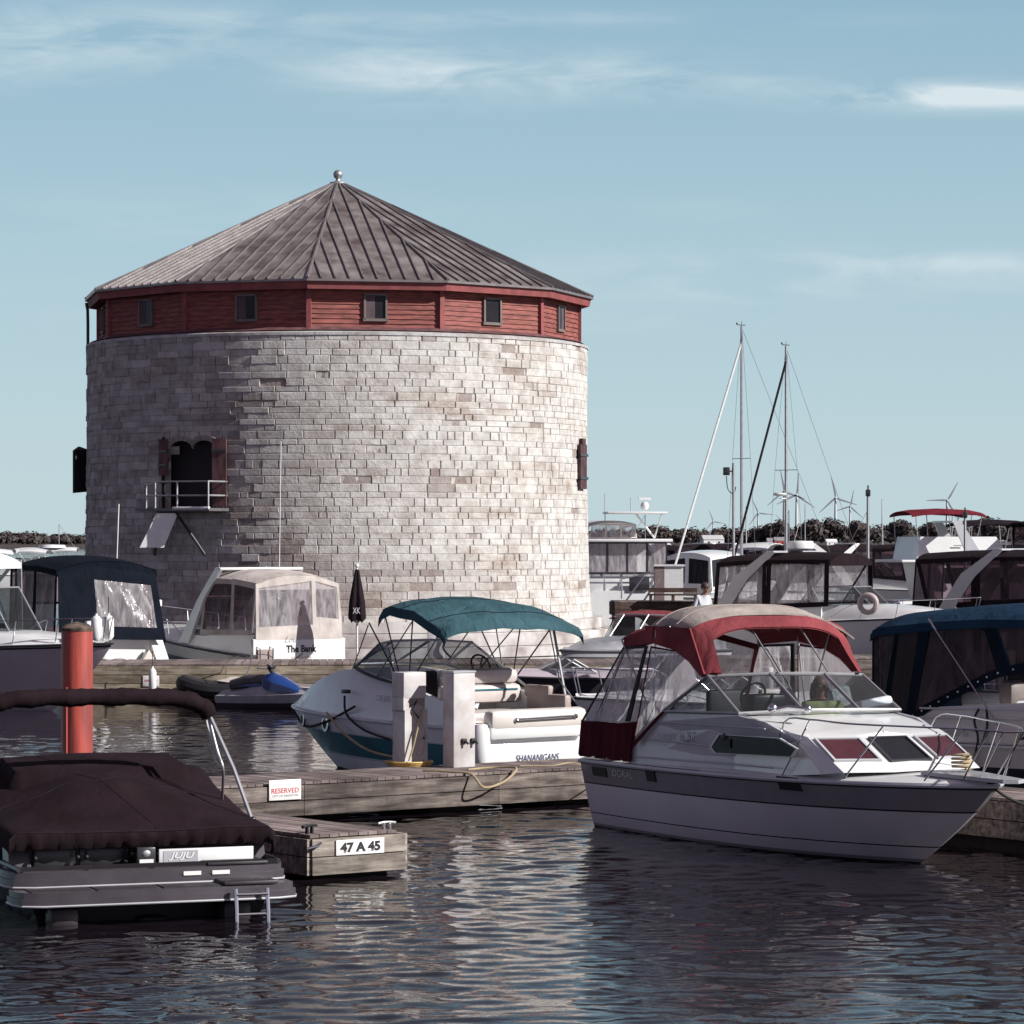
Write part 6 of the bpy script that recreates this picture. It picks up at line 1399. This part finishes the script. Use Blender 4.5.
def pole(name, px, Y, top, label, box=None, z0=.4):
    p = P(px, 540, Y); f = empty(name, (p.x, Y, z0), 0, label, 'pole'); zt = CH+(HZ-top)/F*Y-z0
    mb = MB(alu); mb.tube([(0,0,-1.5),(0,0,zt)], .06, n=8); mb.build('shaft', f)
    if box: part('floodlight', f, dark_trim, lambda m_: (m_.box((box,0,zt-.35), (.28,.25,.34), ch=.03), m_.box((box*.4,0,zt-.35), (abs(box)*1.1,.06,.06)), m_.tube([(box,0,zt-.55),(box*.8,0,zt-1.1),(0,0,zt-1.3),(.1,0,zt-1.0)], .02, smoothn=4, n=4)))
    else: part('lamp_head', f, dark_trim, lambda m_: (m_.box((0,0,zt-.12), (.20,.2,.28), ch=.03), m_.box((0,0,zt+.1), (.06,.06,.2))))
    return f
pole('light_pole', 733.5, 140, 463, 'grey pole with a floodlight and looped cable left of the taller mast', -.30)
pole('light_pole', 868, 140, 490, 'slender grey lamp pole left of the red bimini flybridge')
pole('light_pole', 965, 146, 512, 'thin grey pole right of the flybridge cruiser with the dark red bimini')
# small craft and masts further out
proto, _ = cruiser('far_cruiser', 0, 0, 0, 8., 2.8, 'x', group=None, fs=1.1, fb=1.4, trunk=.6, ws=(.45,.6), wsz=.7, topm=gel, roof_x=(1.,3.6), topz=3.4, rails=False, seats=False, swim=False)
FARB = [(700,330,30,'white cruiser directly below the pale shed on the far shore'),(722,270,160,'white cruiser just left of the tall masts'),(748,300,10,'white cruiser between the two tall masts'),(770,360,200,'white cruiser below the little red barn'),(806,280,20,'white cruiser right of the shorter mast'),(832,330,170,'white cruiser below the pale house on the shore'),(850,250,-20,'white cruiser left of the slender lamp pole'),(886,300,15,'white cruiser right of the slender lamp pole'),(982,260,170,'white cruiser right of the thin grey pole'),(1008,320,10,'white cruiser farthest to the right on the horizon'),
        (4,330,20,'white cruiser far off, farthest to the left'),(22,290,200,'white cruiser far off above the mauve-hulled boat'),(44,350,0,'white cruiser far off above the navy canopy'),(60,300,170,'white cruiser far off left of the tower shutter stay'),(80,380,30,'white cruiser far off right against the tower edge')]
for i, (px, Y, hd, lb) in enumerate(FARB):
    o = proto.root if i == 0 else copy_tree(proto.root); p = P(px, 540, Y); o.location = (p.x, Y, 0); o.rotation_euler = (0,0,rad(hd)); tag(o, lb, 'motor boat', 'small cruisers moored far out')
for i, (px, Y, tp, lb) in enumerate([(25,420,524,'far bare mast at the left, nearest the picture edge'),(66,400,520,'far bare mast just left of the tower'),(757,330,506,'far bare mast between the two tall masts'),(822,360,510,'far bare mast right of the shorter tall mast'),(905,380,512,'far bare mast behind the red bimini'),(995,420,515,'far bare mast near the right edge')]):
    p = P(px, 540, Y); zt = CH+(HZ-tp)/F*Y; r_ = empty('far_sailboat', (p.x, Y, 0), rad(20+i*40), lb, 'sailing boat', 'small sailing boats far out')
    H = Hull(8, 2.6, .9, 1.2, rake=1.2); H.build(r_, [(1, gel)]); H.deck(r_, gel, .1, 7.9, lambda x_: .25, name='deck'); part('mast', r_, alu, lambda m_: m_.tube([(4.4,0,1),(4.4,0,zt)], .06, n=5)); part('stay', r_, alu, lambda m_: m_.tube([(4.4,0,zt),(7.8,0,1.2)], .025, n=4))

dk, _ = cruiser('far_cruiser', 0, 0, 0, 9., 3., 'x', fs=1.3, fb=1.6, trunk=.6, ws=(.45,.6), wsz=.7, topm=cloth_black, sides=cloth_black, sidewin=smoke, roof_x=(.6,4.0), topz=3.9, rails=True, seats=False, swim=False, arch=gel)
for i, (px, Y, hd, lb) in enumerate([(672,215,25,'dark-topped cruiser above the white kiosk'),(694,190,150,'dark-topped cruiser just behind the standing man'),(716,205,-20,'dark-topped cruiser left of the looped floodlight pole'),(760,215,200,'dark-topped cruiser between the mast feet'),(812,200,20,'dark-topped cruiser above the radar dome, right side'),(848,185,190,'dark-topped cruiser left of the slender lamp pole'),(905,200,-15,'dark-topped cruiser behind the dark red bimini boat'),(945,190,165,'dark-topped cruiser below the right end of the red bimini'),(985,178,30,'dark-topped cruiser right of the thin grey pole'),(1012,195,190,'dark-topped cruiser farthest right')]):
    o = dk.root if i == 0 else copy_tree(dk.root); p = P(px, 540, Y); o.location = (p.x, Y, 0); o.rotation_euler = (0,0,rad(hd)); tag(o, lb, 'motor boat', 'dark-topped cruisers in the rows behind')
for i, (px, Y, tp, lb) in enumerate([(690,300,515,'thin bare mast above the standing man'),(830,310,503,'thin bare mast over the tallest far trees'),(880,300,500,'thin bare mast at the left end of the red bimini'),(925,320,508,'thin bare mast behind the middle of the red bimini'),(1016,300,512,'thin bare mast farthest right')]):
    p = P(px, 540, Y); zt = CH+(HZ-tp)/F*Y; r_ = empty('far_sailboat', (p.x, Y, 0), rad(200+i*33), lb, 'sailing boat', 'small sailing boats far out')
    H = Hull(8, 2.6, .9, 1.2, rake=1.2); H.build(r_, [(1, gel)]); H.deck(r_, gel, .1, 7.9, lambda x_: .25, name='deck'); part('mast', r_, alu, lambda m_: m_.tube([(4.4,0,1),(4.4,0,zt)], .05, n=5)); part('stay', r_, alu, lambda m_: m_.tube([(4.4,0,zt),(7.8,0,1.2)], .02, n=4))
# ------------------------------------------------------------------ far shore
land = mat('far_land', (.075,.055,.05), .95, vs=.01, var=.3)
def shore(x0, x1, y0, y1, h, name):
    mb = MB(land); rows = []; n = 60
    for k, (yy, hh) in enumerate(((y0, -.3), (y0+12, h*.6), (y0+80, h), (y1, h*1.5))):
        rows.append([V((lerp(x0, x1, i/n), yy+25*noise.noise(V((i*.25, 1, 0))), hh+(.6*noise.noise(V((i*.5, k, 3))) if k else 0))) for i in range(n+1)])
    mb.grid(rows); tag(mb.build(name, ang=60), kind='structure')
shore(-1400, 2600, 1900, 4500, 2.0, 'far_shore')
leafm = mat('far_foliage', (.075,.054,.050), .9, vs=.02, c2=(.055,.045,.043))
leafd = mat('far_foliage_dark', (.058,.046,.044), .9, vs=.05, c2=(.044,.038,.038)); bark = mat('bark', (.08,.06,.05), .9)
def crown(mb, c, rx, rz, n, R, m=None):
    for _ in range(n):
        while True:
            d = V((R.uniform(-1,1), R.uniform(-1,1), R.uniform(-1,1)))
            if .1 < d.length < 1: break
        d = d*(.72+.28*noise.noise(d*2.3+V(c)*.07)) ; p = V(c)+V((d.x*rx, d.y*rx, d.z*rz)); s_ = R.uniform(.6, 1.5)
        a = (d.normalized()+V((R.uniform(-1,1), R.uniform(-1,1), R.uniform(-1,1)))*.28+V((0,0,.25))).normalized(); b_ = a.orthogonal().normalized(); cc = a.cross(b_)
        mb.add([p+b_*s_, p+cc*s_*.8, p-b_*s_, p-cc*s_*.8], [(0,1,2,3)], m)
R_w = random.Random(5); mb = MB(leafm, leafd)
def skyline(px):
    pts = [(-60,534),(20,532),(60,535),(88,534),(590,530),(640,528),(660,527),(700,529),(740,528),(765,528),(775,528),(800,527),(880,526),(905,528),(960,526),(1000,524),(1090,524)]
    for a, b_ in zip(pts[:-1], pts[1:]):
        if a[0] <= px <= b_[0]: return lerp(a[1], b_[1], (px-a[0])/(b_[0]-a[0]))
    return 532
for rng_ in ((-60, 110), (575, 1090)):
    px = rng_[0]
    while px < rng_[1]:
        for row, Y in enumerate((1950, 2010, 2080)):
            q = px+R_w.uniform(-3, 3); zt = (CH+(HZ-skyline(q))/F*Y)*R_w.uniform(.95, 1.12)*(.75 if row == 0 else 1)*(1+.28*noise.noise(V((q*.045, row, 2)))); rx = R_w.uniform(3, 6.)
            crown(mb, (P(q, 540, Y).x, Y+R_w.uniform(-15, 15), zt*.55+.8), rx*1.25, zt*.52, 110, R_w, leafm if R_w.random() < .6 else leafd)
        px += R_w.uniform(5, 8)
tag(mb.build('far_woods', flat=True, recalc=False), kind='stuff')
for i, (px, top, w_, Y, lb) in enumerate([(776,522,34,1880,'rounded far-shore tree directly behind the shorter mast'),(762,527,24,1890,'low far-shore tree between the two tall masts'),(812,519,36,1880,'broad far-shore tree right of the shorter mast'),(836,518,34,1885,'tallest far-shore tree left of the lamp pole'),(858,520,30,1880,'far-shore tree just left of the lamp pole'),(902,521,34,1890,'broad far-shore tree under the dark red bimini'),(932,524,30,1890,'far-shore tree below the right bimini end'),(992,517,44,1880,'domed far-shore tree near the right edge')]):
    p = P(px, 540, Y); t = empty('tree', (p.x, Y, 1.), 0, lb, 'tree', 'large trees on the far shore'); R = random.Random(i); zt = CH+(HZ-top+5)/F*Y-1; w = w_*1.15/F*Y/2
    mb = MB(leafd if i % 2 else leafm); 
    for k in range(7): 
        an = R.uniform(0, 6.28); rr = w*.55*R.uniform(.3, 1); crown(mb, (rr*math.cos(an), rr*math.sin(an), zt*R.uniform(.42, .72)), w*.55, zt*.27, 90, R)
    crown(mb, (0,0,zt*.5), w*.9, zt*.45, 260, R); mb.build('crown', t, flat=True, recalc=False)
    mb = MB(bark); mb.tube([(0,0,-1),(0,0,zt*.6)], [.5,.25], n=6); mb.tube([(0,0,zt*.3),(w*.4,0,zt*.6)], [.25,.1], n=5); mb.tube([(0,0,zt*.35),(-w*.4,0,zt*.6)], [.25,.1], n=5); mb.build('trunk', t)
def house(name, px, py, w_px, h_px, Y, label, wall_m, roof_m, cat, lit=True):
    p = P(px, py, Y); f = empty(name, (p.x, Y, max(.8, p.z)), rad(12), label, cat); w_ = w_px/F*Y; h = h_px/F*Y
    part('wall', f, wall_m, lambda m_: m_.box((0,0,h*.3), (w_, w_*.7, h*.6))); 
    mb = MB(roof_m); mb.prism([(-w_*.52,-w_*.38,h*.6),(-w_*.52,w_*.38,h*.6),(-w_*.52,0,h)], V((w_*1.04,0,0))); mb.build('roof', f, flat=True)
    for x_ in (-.25,.25): part('window', f, glass_dark, lambda m_: m_.box((x_*w_,-w_*.35,h*.32), (w_*.1,.1,h*.2)))
metal_roof = mat('metal_roof', (.52,.52,.52), .5); red_barn = mat('barn_red', (.36,.06,.06), .8); grey_roof = mat('roof_grey', (.25,.24,.25), .6)
house('storage_shed', 712, 547, 21, 11, 1840, 'long pale metal shed on the far shore left of the masts', white_paint, metal_roof, 'shed')
house('barn', 779, 547, 11, 9, 1840, 'little red barn on the far shore between the masts', red_barn, grey_roof, 'barn')
house('house', 770, 546, 7, 8, 1850, 'grey-roofed cottage touching the left side of the red barn', gel_grey, grey_roof, 'house')
house('house', 831, 546, 11, 7, 1840, 'small pale house on the far shore below the tall trees', white_paint, white_paint, 'house')
# wind turbines
tw_ = mat('turbine_white', (.62,.64,.66), .5); blade_m = mat('turbine_blade', (.30,.32,.34), .5)
for i, (px, hy, bl, rot, lb) in enumerate([(713,521.5,12,20,'smallest wind turbine, farthest left above the pale shed'),(758,513,15.5,24,'small wind turbine between the two tall masts'),(784,491.5,22,10,'wind turbine almost hidden behind the shorter mast'),(796.5,495,22,-5,'wind turbine just right of the shorter mast'),(835.5,498,22,12,'wind turbine above the tallest far tree'),(850,506.5,17,-12,'smaller wind turbine left of the lamp pole'),(947,500.5,21,-30,'wind turbine rising above the dark red bimini'),(781,521,9,40,'tiny wind turbine low between the masts')]):
    D = F*38./bl; hz = CH+(HZ-hy)/F*D; p = P(px, 540, D); t = empty('wind_turbine', (p.x, D, 0), 0, lb, 'wind turbine', 'wind turbines on the horizon')
    mb = MB(tw_); mb.tube([(0,0,0),(0,0,hz-1)], [2.4*1.3,1.3*1.3], n=8); mb.build('tower', t)
    mb = MB(tw_); mb.box((0,1.5,hz), (3.4,9,3.6), ch=.8); mb.ball((0,-4,hz), 1.9); mb.build('nacelle', t)
    for k in range(3):
        a = rad(rot+90+120*k); d = V((math.cos(a), 0, math.sin(a))); n_ = V((-d.z, 0, d.x)); h_ = V((0,-4.2,hz)); mb = MB(tw_)
        pts = [h_+d*2-n_*1.3, h_+d*9-n_*2.3, h_+d*38-n_*.5, h_+d*38+n_*.5, h_+d*9+n_*1.2, h_+d*2+n_*1.2]; mb = MB(blade_m); mb.prism(pts, V((0,.6,0))); mb.build('blade', t, flat=True)
